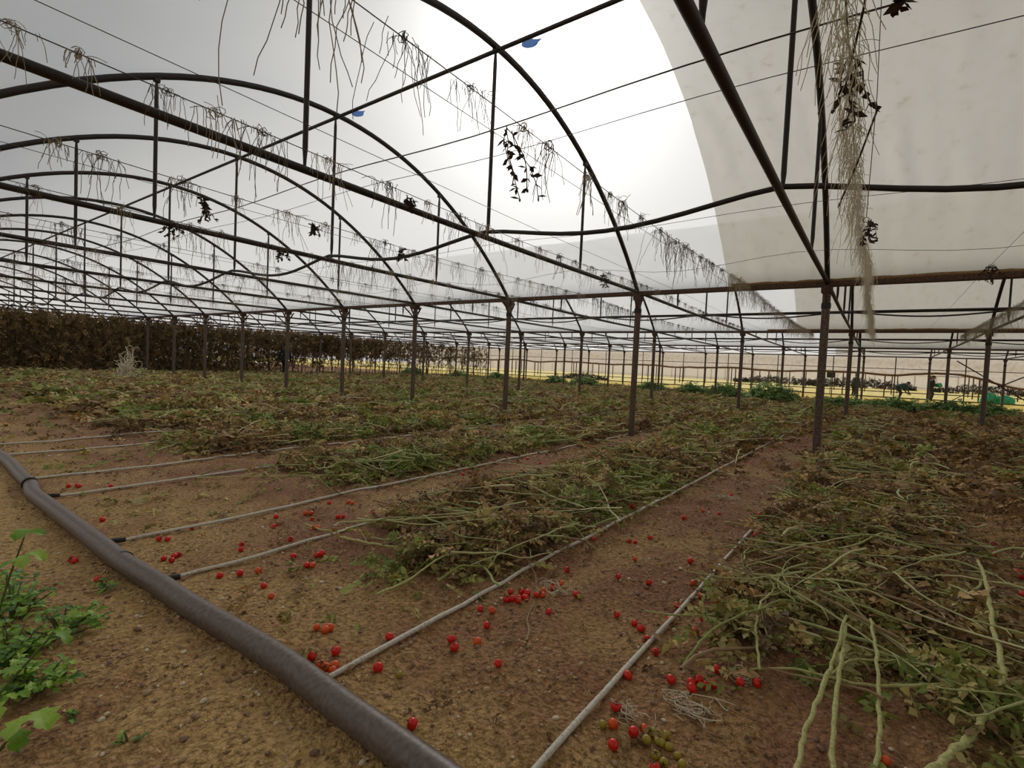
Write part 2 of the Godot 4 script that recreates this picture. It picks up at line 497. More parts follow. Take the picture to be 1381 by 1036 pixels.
func build_ground() -> void:
	var xs := lines([[-40.0, 4.0], [-12.0, 0.8], [2.0, 0.25], [8.0, 0.06], [11.2, 0.025], [14.9, 0.06], [17.0, 0.4], [21.0, 2.0], [30.0, 1.0]])
	var zs := lines([[-24.25, 1.0], [-8.0, 0.4], [0.0, 0.1], [4.0, 0.03], [8.3, 0.2], [16.0, 1.0]])
	var mb := MB.new()
	var nx := xs.size()
	var ys := PackedFloat32Array()
	ys.resize(nx * zs.size())
	for j in zs.size():
		for i in nx: ys[j * nx + i] = ground_y(xs[i], zs[j])
	for j in zs.size():
		for i in nx:
			var x := xs[i]
			var z := zs[j]
			var i0 := maxi(i - 1, 0); var i1 := mini(i + 1, nx - 1)
			var j0 := maxi(j - 1, 0); var j1 := mini(j + 1, zs.size() - 1)
			var gx := (ys[j * nx + i1] - ys[j * nx + i0]) / (xs[i1] - xs[i0])
			var gz := (ys[j1 * nx + i] - ys[j0 * nx + i]) / (zs[j1] - zs[j0])
			# ochre subsoil by the path and the pipe, red-brown tilled soil in the rows, patches of both
			var p := n_patch.get_noise_2d(x * 2.6, z * 2.6) * 0.6 + 0.5 + 0.3 * n_mid.get_noise_2d(x * 1.4, z * 1.4)
			var ochre := Color(0.57, 0.375, 0.155)
			var red := Color(0.36, 0.176, 0.09)
			var c := ochre.lerp(red, clampf(smoothstep(7.4, 5.8, z + 1.0 * (p - 0.5)) * 0.8 + (p - 0.47) * 1.9, 0, 1))
			c = c * (0.80 + 0.34 * (n_fine.get_noise_2d(x * 2.0, z * 2.0) * 0.5 + 0.5))
			mb.col = c
			mb.vert(Vector3(x, ys[j * nx + i], z), Vector3(-gx, 1, -gz).normalized())
	for j in zs.size() - 1:
		for i in nx - 1:
			var a := j * nx + i
			mb.quad(a, a + 1, a + nx + 1, a + nx)
	single("ground", mb.mesh(), M["soil"], "bare brown tilled soil of the greenhouse floor", "soil", "", "structure")
	# the dry yellow field outside the side wall
	var f := MB.new()
	f.col = Color.WHITE
	f.flat(Vector3(-160, -0.03, -24.2), Vector3(-160, -0.03, -220), Vector3(160, -0.03, -220), Vector3(160, -0.03, -24.2))
	single("field", f.mesh(), M["field"], "dry yellow ground outside the open side wall", "field", "", "structure")
	# clods and stones on the near soil
	var cb := MB.new()
	for ring in 4:
		pass
	var prof := []
	for i in 5:
		var a := PI * i / 4.0 - PI / 2
		prof.append(Vector2(cos(a) * (0.9 + 0.2 * (i % 2)), sin(a) * 0.7))
	cb.lathe(prof, 6)
	var buf := PackedFloat32Array()
	for k in 42000:
		var x := 10.6 + rng.randf() * 4.6
		var z := 8.0 - pow(rng.randf(), 1.3) * 6.0
		if (Vector2(x, z) - Vector2(EYE.x, EYE.z)).length() < 0.8: continue
		if n_patch.get_noise_2d(x * 6.0 + 40.0, z * 6.0) < rng.randf_range(-0.5, 0.45): continue
		var r := 0.0018 + 0.0105 * pow(rng.randf(), 6.0)
		var t := rng.randf()
		var c := Color(0.46, 0.31, 0.16).lerp(Color(0.15, 0.075, 0.045), t) if rng.randf() < 0.85 else Color(0.62, 0.52, 0.37)
		var b := Basis.from_euler(Vector3(rng.randf() * TAU, rng.randf() * TAU, rng.randf() * TAU)).scaled(Vector3(r * rng.randf_range(0.7, 1.4), r * 0.8, r * rng.randf_range(0.7, 1.4)))
		put(buf, b, Vector3(x, ground_y(x, z) + r * 0.2, z), c)
	var o := thing("soil_clods", "small crumbs and clods scattered over the near brown soil", "soil", "", "stuff")
	var mm := many(o, "clods", cb.mesh(), M["stem"], buf)
	mm.set_meta("kind", "stuff")

# ---------------------------------------------------------------- steel frame
const ROW_NAMES := {-1: "the row beside the camera", 0: "the nearest post row", 1: "the second post row", 2: "the third post row", 3: "the side wall row"}
const SPAN_NAMES := {0: "the near span", 1: "the second span", 2: "the third span", 3: "the far span"}

func n_last(row: int) -> int:       # the rightmost post of a row that the picture shows
	return {-1: 7, 0: 5, 1: 6, 2: 6, 3: 7}[row]

func build_frame() -> void:
	# a post: tube, cap bracket with two gussets, clamp ring and footing
	var pm := MB.new()
	pm.tube([Vector3(0, -0.15, 0), Vector3(0, 1.2, 0), Vector3(0, H - 0.02, 0)], 0.05, 12)
	var post_mesh := pm.mesh()
	var cap := MB.new()
	cap.box(Vector3(0, H - 0.03, 0), Vector3(0.13, 0.10, 0.15))
	for s: float in [-1.0, 1.0]:
		cap.tube([Vector3(0, H - 0.24, 0.03 * s), Vector3(0, H - 0.02, 0.17 * s)], 0.02, 5)
	var cap_mesh := cap.mesh()
	var clamp := MB.new()
	clamp.tube([Vector3(0, H - 0.29, 0), Vector3(0, H - 0.22, 0)], 0.06, 10)
	var clamp_mesh := clamp.mesh()
	for row in [0, 1, 2, 3, -1]:
		for n in range(n_last(row), -21 if row >= 0 else 1, -1):
			if row == 3 and n < -12: continue
			var k: int = n_last(row) - n + 1
			var p := thing("steel_post", "grey steel post, %s from the right in %s" % [ord_word(k), ROW_NAMES[row]], "post", "steel posts under the gutters", "", Vector3(n * S, 0, -row * W))
			part(p, "pole", post_mesh, M["post_steel"])
			part(p, "cap_bracket", cap_mesh, M["rusty_steel"])
			part(p, "clamp_ring", clamp_mesh, M["dark_steel"])
	# a gutter per row: an open trough
	for row in [-1, 0, 1, 2, 3]:
		var g := MB.new()
		var z: float = -row * W
		var x0 := -21.5 * S
		var x1 := 8.2 * S
		g.box(Vector3((x0 + x1) / 2, H + 0.02, z), Vector3(x1 - x0, 0.03, 0.10))
		g.box(Vector3((x0 + x1) / 2, H + 0.035, z - 0.055), Vector3(x1 - x0, 0.06, 0.012))
		g.box(Vector3((x0 + x1) / 2, H + 0.035, z + 0.055), Vector3(x1 - x0, 0.06, 0.012))
		single("roof_gutter", g.mesh(), M["rusty_steel"], "rust-brown roof gutter resting on the posts of %s" % ROW_NAMES[row], "gutter", "roof gutters")
	# trusses
	var am := MB.new()
	var pts := []
	for i in 41:
		var z := W * i / 40.0
		pts.append(Vector3(0, arch_y(z), z))
	am.tube(pts, 0.032, 10)
	var arch_mesh := am.mesh()
	var cm := MB.new()
	pts = []
	for i in 13:
		var z := W * i / 12.0
		pts.append(Vector3(0, HC - 0.02 * sin(PI * i / 12.0), z))
	cm.tube(pts, 0.0275, 10)
	var chord_mesh := cm.mesh()
	var strut_meshes := []
	for z: float in [2.06, W / 2, W - 2.0]:
		var sm := MB.new()
		var y1 := arch_y(z) - 0.02
		sm.tube([Vector3(0, HC + 0.01, z), Vector3(0, HC + 0.06, z), Vector3(0, HC + 0.13, z), Vector3(0, y1 - 0.14, z), Vector3(0, y1 - 0.06, z), Vector3(0, y1, z)], [0.011, 0.013, 0.019, 0.019, 0.013, 0.011], 8)
		sm.box(Vector3(0, y1 - 0.015, z), Vector3(0.05, 0.045, 0.05))
		strut_meshes.append(sm.mesh())
	for span in 4:
		for n in range(7, -21, -1):
			var k := n_last(span) - n + 1
			var lab := "dark steel arch truss, %s from the right in %s" % [ord_word(k), SPAN_NAMES[span]]
			if k < 1: lab = "dark steel arch truss in %s, %s past the right picture edge" % [SPAN_NAMES[span], ord_word(1 - k)]
			var t := thing("roof_truss", lab, "truss", "arched roof trusses", "", Vector3(n * S, 0, -span * W))
			part(t, "arch", arch_mesh, M["dark_steel"])
			part(t, "chord", chord_mesh, M["dark_steel"])
			for sm in strut_meshes: part(t, "strut", sm, M["dark_steel"])
	# ridge purlins
	for span in 4:
		var r := MB.new()
		var z := -span * W + W / 2
		r.tube([Vector3(-21 * S, H + RISE - 0.045, z), Vector3(8 * S, H + RISE - 0.045, z)], 0.021, 8)
		single("ridge_purlin", r.mesh(), M["dark_steel"], "long steel ridge purlin tying the arches of %s" % SPAN_NAMES[span], "purlin", "ridge purlins")
	# straight pipes along the middle of the far spans' chords
	for span in [1, 2, 3]:
		var r := MB.new()
		var z: float = -span * W + W / 2
		r.tube([Vector3(-21 * S, HC + 0.05, z), Vector3(8 * S, HC + 0.05, z)], 0.03, 8)
		single("chord_pipe", r.mesh(), M["dark_steel"], "straight dark pipe lying along the truss chords of %s" % SPAN_NAMES[span], "pipe", "straight pipes on the chords")

# ---------------------------------------------------------------- roof film
func film_sheet(span: int, x0: float, x1: float, dx: float, wrinkle: float) -> ArrayMesh:
	var mb := MB.new()
	var rows := []
	var nx := roundi((x1 - x0) / dx)
	for i in nx + 1:
		var x := x0 + (x1 - x0) * i / nx
		var row := []
		for j in 49:
			var z := W * j / 48.0
			var nz := n_mid.get_noise_2d(x * 0.5, z * 0.35 + span * 31.0)
			var puff := 0.03 * pow(sin(PI * x / S), 2.0)
			var y := arch_y(z) + 0.045 + puff + 0.01 * nz
			if wrinkle > 0.0:
				var k := smoothstep(0.55 * W, 0.05 * W, z)
				y += wrinkle * k * (sin(x * 11.0 + 2.6 * z + 3.0 * nz) + 0.5 * sin(x * 23.0 + 3.4 * z)) * maxf(0.0, 0.35 + 1.3 * n_big.get_noise_2d(x * 1.5, z))
			row.append(Vector3(x, y, z - span * W))
		rows.append(row)
	mb.grid(rows)
	return mb.mesh()

func build_films() -> void:
	for span in [-1, 0, 1, 2, 3]:
		var nm: String = SPAN_NAMES.get(span, "the span behind the camera")
		var far_dx := S / 4
		var clean := film_sheet(span, -21 * S, SEAM, far_dx if span != 0 else S / 8, 0.0)
		single("roof_film", clean, M["film_clean"], "pale bluish-white translucent roof film stretched over %s" % nm, "film", "roof film sheets")
		var sx := SEAM + (0.0 if span == 0 else 0.9)
		var st := film_sheet(span, SEAM, 8.2 * S, 0.045 if span == 0 else 0.25, 0.022 if span == 0 else 0.0)
		single("stained_roof_film", st, M["film_stained"], "stained beige wrinkled roof film at the right end of %s" % nm, "film", "stained roof film sheets")
	# film gathered in a roll along the gutters
	for d in [[0, 12.2], [1, 11.4]]:
		var mb := MB.new()
		var pts := []
		var r := []
		var x: float = d[1]
		while x < 8.2 * S:
			pts.append(Vector3(x, H + 0.085 + 0.01 * n_mid.get_noise_2d(x * 2.0, 7.0), -d[0] * W + 0.03))
			r.append(0.028 + 0.014 * n_mid.get_noise_2d(x * 3.0, 50.0))
			x += 0.12
		mb.tube(pts, r, 8)
		single("gathered_film_roll", mb.mesh(), M["film_roll"], "ochre roll of gathered old film lying along the gutter of %s" % ROW_NAMES[d[0]], "film roll", "gathered film rolls")
	# two blue repair tapes on the clean film
	var spots := [[Vector3(11.03, 0, 3.86), 0.115, "blue repair tape patch on the roof film beside the second arch from the right"], [Vector3(8.28, 0, 3.86), 0.12, "smaller looking blue tape patch on the roof film beside the third arch"]]
	for s in spots:
		var mb := MB.new()
		var at: Vector3 = s[0]
		var y := arch_y(at.z) + 0.028
		mb.col = Color.WHITE
		var mid := mb.vert(Vector3(at.x, y, at.z), Vector3.DOWN)
		var lo := []
		for k in 14:
			var w := TAU * k / 14
			var q := Vector3(at.x + cos(w) * s[1] * 0.8 + (0.06 if k == 0 else 0.0), y, at.z + sin(w) * s[1] * 0.55)
			q.y = arch_y(q.z) + 0.028
			lo.append(mb.vert(q, Vector3.DOWN))
		for k in 14: mb.tri(mid, lo[(k + 1) % 14], lo[k])
		single("repair_tape", mb.mesh(), M["tape_blue"], s[2], "tape", "blue repair tapes")

# ---------------------------------------------------------------- side wall
func curtain_low(x: float) -> float:
	var y := 1.50 + 0.05 * sin(x * 1.17) + 0.07 * n_big.get_noise_2d(x * 0.6, 3.0)
	y += 0.10 * exp(-pow((x - 16.3) / 1.6, 2.0)) - 0.42 * smoothstep(17.0, 19.8, x)
	return y

func build_side_wall() -> void:
	var z := WALL_Z + 0.0
	var wall := MB.new()
	var rows := []
	var x := -40.0
	while x < 22.0:
		var row := []
		var lo := curtain_low(x)
		for j in 9:
			var t := j / 8.0
			row.append(Vector3(x, lerpf(H + 0.05, lo, t), z - 0.22 - 0.03 * sin(t * 9.0 + 0.4 * sin(x)) - 0.02 * n_mid.get_noise_2d(x * 0.4, t * 3.0)))
		rows.append(row)
		x += 0.3
	wall.grid(rows)
	var sc := thing("side_curtain", "beige film curtain half rolled up along the far side wall", "curtain", "", "", Vector3(0, 0, 0))
	part(sc, "film", wall.mesh(), M["curtain_film"])
	var roll := MB.new()
	var pts := []
	var r := []
	for row in rows:
		pts.append(row[8] + Vector3(0, -0.02, 0))
		r.append(0.055 + 0.012 * n_mid.get_noise_2d(row[8].x * 2.0, 0.0))
	roll.tube(pts, r, 8)
	part(sc, "hem_roll", roll.mesh(), M["film_roll"])
	var rail := MB.new()
	rail.tube([Vector3(-40, 0.31, z), Vector3(22, 0.31, z)], 0.032, 6)
	single("skirt_rail", rail.mesh(), M["rusty_steel"], "dark rusty rail running low along the side wall", "rail")
	var rail2 := MB.new()
	rail2.tube([Vector3(-40, 1.78, z + 0.03), Vector3(22, 1.78, z + 0.03)], 0.02, 6)
	single("curtain_rail", rail2.mesh(), M["rusty_steel"], "thin brown rail crossing in front of the beige side curtain", "rail")
	var sk := MB.new()
	rows = []
	x = -40.0
	while x < 22.0:
		var row := []
		for j in 4: row.append(Vector3(x, 0.30 - 0.10 * j - (0.03 if j == 3 else 0.0), z - 0.05 + 0.02 * sin(x * 11.0) * j / 3.0))
		rows.append(row)
		x += 0.09
	sk.grid(rows)
	single("wall_skirt", sk.mesh(), M["skirt_film"], "low yellow-tinted film skirt under the rail of the side wall", "film")
	# slim posts between the main ones
	var sp := MB.new()
	sp.tube([Vector3(0, -0.1, 0), Vector3(0, H, 0)], 0.024, 8)
	var spm := sp.mesh()
	var k := 0
	for i in range(14, -20, -1):
		if i % 2 == 0: continue
		k += 1
		single("side_wall_stud", spm, M["rusty_steel"], "slim brown stud, %s from the right in the side wall" % ord_word(k), "stud", "slim studs of the side wall", "", Vector3(i * S / 2, 0, z))
	for b in [[Vector3(16.33, 1.97, -16.1), Vector3(18.3, 0.57, -16.1), "long thin steel brace slanting down to the right by the green tarp"], [Vector3(17.35, 1.02, -16.05), Vector3(18.9, 1.97, -16.05), "short thin steel brace slanting up to the right edge"], [Vector3(16.6, 0.02, -24.1), Vector3(17.9, 1.0, -24.1), "low steel brace leaning inside the side wall behind the third post row"]]:
		var mb := MB.new()
		mb.tube([b[0], b[1]], 0.022, 6)
		single("diagonal_brace", mb.mesh(), M["dark_steel"], b[2], "brace", "diagonal braces at the right")

# ---------------------------------------------------------------- the next greenhouse
func build_neighbour() -> void:
	var g := thing("neighbouring_greenhouse", "bare greenhouse frame with brown posts and curtain standing on the yellow field", "greenhouse")
	var pm := MB.new()
	pm.tube([Vector3(0, -0.1, 0), Vector3(0, 2.4, 0)], 0.05, 6)
	var pmesh := pm.mesh()
	for row in 4:
		var z: float = [-40.0, -48.0, -56.0, -98.0][row]
		for n in range(-14 if row < 3 else -36, 16 if row < 3 else 30):
			part(g, "post", pmesh, M["rusty_steel"], Vector3(n * S + 1.1 + row * 0.6, 0, z))
		var b := MB.new()
		b.box(Vector3(0, 2.42, z), Vector3(90 if row < 3 else 200, 0.09, 0.1))
		part(g, "gutter", b.mesh(), M["rusty_steel"])
		var rl := MB.new()
		rl.box(Vector3(0, 0.34, z), Vector3(90, 0.07, 0.05))
		if row in [0, 3]: part(g, "skirt_rail", rl.mesh(), M["rusty_steel"])
		if row in [0, 3]:
			var cu := MB.new()
			var rows := []
			for i in 121:
				var x := -45 + 0.75 * i
				var lo := 1.75 + 0.12 * sin(x * 0.7) + 0.25 * n_big.get_noise_2d(x * 0.3, row) if row == 0 else 0.0
				if row == 3: x = -100.0 + 1.6 * i
				rows.append([Vector3(x, 2.45, z + 0.08), Vector3(x, (2.45 + lo) / 2, z + 0.12), Vector3(x, lo, z + 0.08)])
			cu.grid(rows)
			part(g, "side_curtain", cu.mesh(), M["curtain_film"])
	# dark plant remains left in rows inside it
	for d in [[-9.5, -36.5, 2.4, 0.55, "low dark mound of plant waste seen through the left of the side wall"], [2.0, -78, 6.5, 1.1, "dark row of leftover plants far out on the yellow field, left one"], [11.5, -84, 7.0, 1.3, "dark row of leftover plants far out on the yellow field, middle one"], [26.0, -80, 6.0, 1.1, "dark row of leftover plants far out on the yellow field, right one"]]:
		var buf := PackedFloat32Array()
		var buf2 := PackedFloat32Array()
		for k in 900:
			var u := rng.randf_range(-1, 1)
			var hh: float = d[3] * (1.0 - u * u * 0.7)
			var s: float = rng.randf_range(0.22, 0.45) * d[3]
			var b := Basis.from_euler(Vector3(rng.randf() * TAU, rng.randf() * TAU, rng.randf() * TAU)).scaled(Vector3.ONE * s)
			put(buf if k % 2 else buf2, b, Vector3(u * d[2], rng.randf() * hh, rng.randf_range(-0.5, 0.5)), Color(0.035, 0.04, 0.02).lerp(Color(0.07, 0.045, 0.03), rng.randf()))
		var o := thing("plant_remains", d[4], "plants", "dark plant remains outside", "stuff", Vector3(d[0], 0, d[1]))
		many(o, "foliage", leaf_protos[0], M["leaf"], buf)
		many(o, "foliage", leaf_protos[3], M["leaf"], buf2)

# ---------------------------------------------------------------- hoses and wires overhead
func build_hoses_and_wires() -> void:
	for span in 4:
		var z := -span * W + W / 2 + (0.03 if span == 0 else 0.13)
		var mb := MB.new()
		var pts := []
		var sag := 0.20 if span == 0 else 0.13
		for n in range(-20, 8):
			var dip := sag * (0.75 + 0.5 * absf(n_patch.get_noise_2d(n * 3.1, span * 7.0)))
			for i in 12:
				var t := i / 12.0
				pts.append(Vector3((n + t) * S, HC + 0.035 - dip * pow(sin(PI * t), 1.4), z + 0.05 * sin(PI * t) * sin(n * 2.3)))
		mb.tube(pts, 0.02 if span == 0 else 0.016, 7)
		single("overhead_hose", mb.mesh(), M["hose_black"], "black hose sagging between the truss chords of %s" % SPAN_NAMES[span], "hose", "sagging overhead hoses")
	# plain wires along x
	var xw := [[2.42, 5.86, 0.0042, "thicker cross wire strung along the near span above the hose"], [2.40, 5.62, 0.0022, "thin cross wire strung just below the thicker one"], [2.38, 2.2, 0.0022, "thin slack wire along the near span close to the gutter"], [2.39, 3.78, 0.002, "thin wire hanging beside the sagging black hose"]]
	for w in xw:
		var mb := MB.new()
		var pts := []
		for i in 85:
			var x := -5.0 + 0.3 * i
			pts.append(Vector3(x, w[0] - 0.05 * pow(sin(PI * x / S), 2.0) * (2.2 if w[1] < 3.0 else 0.6), w[1]))
		mb.tube(pts, w[2], 4)
		single("cross_wire", mb.mesh(), M["wire_steel"], w[3], "wire", "plain wires along the near span")
	# plain wires along z
	var k := 0
	for x: float in [14.97, 12.2, 11.32, 10.7, 9.25, 7.8, 6.3, 4.9, 3.4]:
		k += 1
		var mb := MB.new()
		mb.tube([Vector3(x, 2.43, 8.0), Vector3(x, 2.405, 4.0), Vector3(x, 2.43, 0.0), Vector3(x, 2.40, -4.0), Vector3(x, 2.43, -8.0), Vector3(x, 2.4, -16.0)], 0.0022, 4)
		single("plain_wire", mb.mesh(), M["wire_steel"], "bare thin wire running away overhead, %s from the right" % ord_word(k), "wire", "bare crop wires")

# ---------------------------------------------------------------- twine on the crop wires
func make_tuft(rg: RandomNumberGenerator, strings: int, length: float, spread: float, knot: float, r: float) -> Array:
	var k := MB.new()
	for i in 5:
		var a := rg.randf() * TAU
		var pts := []
		var c := Vector3(rg.randf_range(-1, 1), rg.randf_range(-0.6, 0.5), rg.randf_range(-1, 1)) * knot * 0.6
		var rr := knot * rg.randf_range(0.4, 1.0)
		for j in 8:
			var w := TAU * j / 7.0
			pts.append(c + Vector3(cos(a) * cos(w), sin(w), sin(a) * cos(w)) * rr + Vector3(0, 0, 0.02) * rg.randf_range(-0.5, 0.5))
		k.tube(pts, r * 1.2, 3, false)
	var s := MB.new()
	for i in strings:
		var p := Vector3(rg.randf_range(-0.3, 0.3) * spread, 0.0, rg.randf_range(-1, 1) * spread)
		var l := length * pow(rg.randf(), 1.5) + 0.03
		var d := Vector3(rg.randf_range(-0.5, 0.5), -0.6, rg.randf_range(-0.5, 0.5))
		var pts := []
		for j in 7:
			pts.append(p)
			d = (d + Vector3(rg.randf_range(-0.35, 0.35), -0.45, rg.randf_range(-0.35, 0.35))).normalized()
			p += d * l / 6.0
		s.tube(pts, r, 3, false)
	for i in maxi(2, strings / 6):     # stray ends that stick up
		var p := Vector3(0, 0, rg.randf_range(-1, 1) * spread)
		var d := Vector3(rg.randf_range(-1, 1), rg.randf_range(0.1, 0.8), rg.randf_range(-1, 1)).normalized()
		var pts := []
		for j in 5:
			pts.append(p)
			d = (d + Vector3(rg.randf_range(-0.4, 0.4), -0.25, rg.randf_range(-0.4, 0.4))).normalized()
			p += d * 0.022
		s.tube(pts, r, 3, false)
	return [k.mesh(), s.mesh()]

func build_twine() -> void:
	var rg := RandomNumberGenerator.new()
	rg.seed = 99
	var thin := []
	for i in 8: thin.append(make_tuft(rg, 15 + 2 * i, 0.2 + 0.035 * i, 0.07 + 0.014 * i, 0.03, 0.0019))
	var thick := []
	for i in 6: thick.append(make_tuft(rg, 30, 0.2 + 0.04 * i, 0.12, 0.04, 0.0012))
	var xs := [13.87, 12.45, 11.12, 9.75, 8.4, 7.0, 5.6, 4.2, 2.8, 1.4, 0.0]
	for i in xs.size():
		var x: float = xs[i]
		var wire := MB.new()
		var pts := []
		for j in 55:
			var z := 7.9 - 0.45 * j
			pts.append(Vector3(x + 0.015 * sin(z * 1.3), wire_y(z), z))
		wire.tube(pts, 0.003, 4)
		single("crop_wire", wire.mesh(), M["wire_steel"], "crop wire hung with twine tufts, %s from the right" % ord_word(i + 1), "wire", "crop wires hung with twine")
		var z := 7.6 if i > 0 else 7.0
		var k := 0
		var z_end := [-9.0, -9.0, -6.5, -6.5, -3.0, -1.0, 0.0, 1.0, 2.0, 2.0, 2.0][i] as float
		while z > z_end:
			k += 1
			var dense := i == 0 or (i == 1 and z < 1.6)
			var pr: Array = thick[rg.randi() % 6] if dense else thin[rg.randi() % 8]
			var t := thing("twine_tuft", "dried twine tuft, %s from the near end of the %s twine wire from the right" % [ord_word(k), ord_word(i + 1)], "twine", "tufts of dried twine on the crop wires", "", Vector3(x + 0.015 * sin(z * 1.3), wire_y(z), z))
			t.rotation.y = (0.0 if rg.randf() < 0.5 else PI) + rg.randf_range(-0.3, 0.3)
			var sc := rg.randf_range(0.7, 1.15)
			t.scale = Vector3.ONE * sc
			var m: Material = M["twine_pale"] if i == 0 else (M["twine"] if dense or rg.randf() < 0.4 else M["twine_dark"])
			part(t, "knot", pr[0], m)
			part(t, "strands", pr[1], m)
			z -= (0.22 if dense else rg.randf_range(0.2, 0.5)) * (1.0 if i < 4 else 1.3)
	# a second wire far right, in the second span
	var w2 := MB.new()
	w2.tube([Vector3(15.72, 2.36, -1.0), Vector3(15.7, 2.32, -5.0), Vector3(15.62, 2.36, -8.0), Vector3(15.6, 2.33, -13.0)], 0.003, 4)
	single("crop_wire", w2.mesh(), M["wire_steel"], "twine-hung crop wire crossing the right edge in the second span", "wire", "crop wires hung with twine")
	var k2 := 0
	var z2 := -1.6
	while z2 > -9.0:
		k2 += 1
		var pr: Array = thick[rg.randi() % 6]
		var t := thing("twine_tuft", "pale twine tuft at the right edge, %s along the wire in the second span" % ord_word(k2), "twine", "tufts of dried twine on the crop wires", "", Vector3(15.7, 2.34, z2))
		part(t, "knot", pr[0], M["twine"])
		part(t, "strands", pr[1], M["twine"])
		z2 -= 0.24
	# withered vine pieces that still hang overhead
	var vines := [
		[Vector3(12.40, 2.33, 5.95), 0.42, "withered vine with curled leaves dangling from the second twine wire over the middle"],
		[Vector3(13.89, 2.33, 5.72), 0.30, "clump of withered leaves on the pale twine at the upper right"],
		[Vector3(9.72, 2.31, 6.30), 0.26, "dark withered vine clump hanging from the fourth twine wire at the left"],
		[Vector3(9.75, 2.33, 5.35), 0.14, "small withered leaf cluster on the fourth twine wire, right of the dark clump"],
		[Vector3(11.12, 2.33, 5.45), 0.12, "small withered leaf cluster on the third twine wire below the twine knots"],
		[Vector3(8.4, 2.34, 6.05), 0.18, "withered sprig hanging at the far left below the second arch"],
		[Vector3(11.12, 2.33, 2.15), 0.22, "withered sprig hanging beside the second post from the right"],
		[Vector3(9.75, 2.33, 4.3), 0.17, "withered sprig hanging left of the third post from the right"],
		[Vector3(14.97, 2.425, 0.6), 0.24, "dark leafy scrap dangling above the gutter at the far right"],
		[Vector3(13.93, 2.33, 3.35), 0.20, "withered leaf knot on the pale twine beside the black hose"],
		[Vector3(14.05, 2.36, 6.05), 0.10, "little dark leaf scrap at the top right edge of the film"],
		[Vector3(8.4, 2.32, 4.9), 0.16, "dry sprig hanging from the fifth twine wire from the right"]]
	for d in vines:
		var t := thing("withered_vine", d[2], "vine", "withered vine pieces hanging overhead", "", d[0])
		var st := MB.new()
		var lf := MB.new()
		for b in 4:
			var p := Vector3(rg.randf_range(-0.02, 0.02), 0, rg.randf_range(-0.04, 0.04))
			var dd := Vector3(rg.randf_range(-0.6, 0.6), -0.5, rg.randf_range(-0.6, 0.6))
			var pts := []
			for j in 7:
				pts.append(p)
				for extra in (2 if j > 0 else 0):
					var c := Vector3(rg.randf_range(-1, 1), rg.randf_range(-1, 0.2), rg.randf_range(-1, 1)).normalized()
					var e := c.cross(Vector3(rg.randf(), rg.randf(), rg.randf()) - Vector3.ONE * 0.5).normalized()
					var l := rg.randf_range(0.025, 0.052)
					lf.grid([[p, p + e * 0.004, p + e * 0.008], [p + c * l * 0.5 - e * l * 0.3, p + c * l * 0.55 + Vector3(0, 0.008, 0), p + c * l * 0.5 + e * l * 0.3], [p + c * l - e * 0.002, p + c * l * 1.1, p + c * l + e * 0.003]])
				dd = (dd + Vector3(rg.randf_range(-0.5, 0.5), -0.3, rg.randf_range(-0.5, 0.5))).normalized()
				p += dd * d[1] / 6.0 * rg.randf_range(0.6, 1.1)
			st.tube(pts, 0.0028, 4, false)
		part(t, "stalk", st.mesh(), M["stem_dark"])
		part(t, "shrivelled_leaves", lf.mesh(), M["withered"])
	# two loose sticks caught in the pale twine
	var sticks := [[Vector3(13.97, 2.47, 6.2), Vector3(13.88, 2.2, 5.78), "thin dry stick stuck upright in the pale twine at the upper right"], [Vector3(13.98, 2.22, 5.5), Vector3(13.82, 2.02, 4.85), "thin dry stick slanting across the pale twine above the black hose"]]
	for s in sticks:
		var mb := MB.new()
		mb.tube([s[0], (s[0] + s[1]) / 2 + Vector3(0.006, 0, 0), s[1]], 0.0042, 5)
		single("dry_stick", mb.mesh(), M["stem_dark"], s[2], "stick", "dry sticks in the twine")

func wire_y(z: float) -> float:
	var t := fposmod(z, W) / W
	return 2.40 - 0.07 * sin(PI * t)

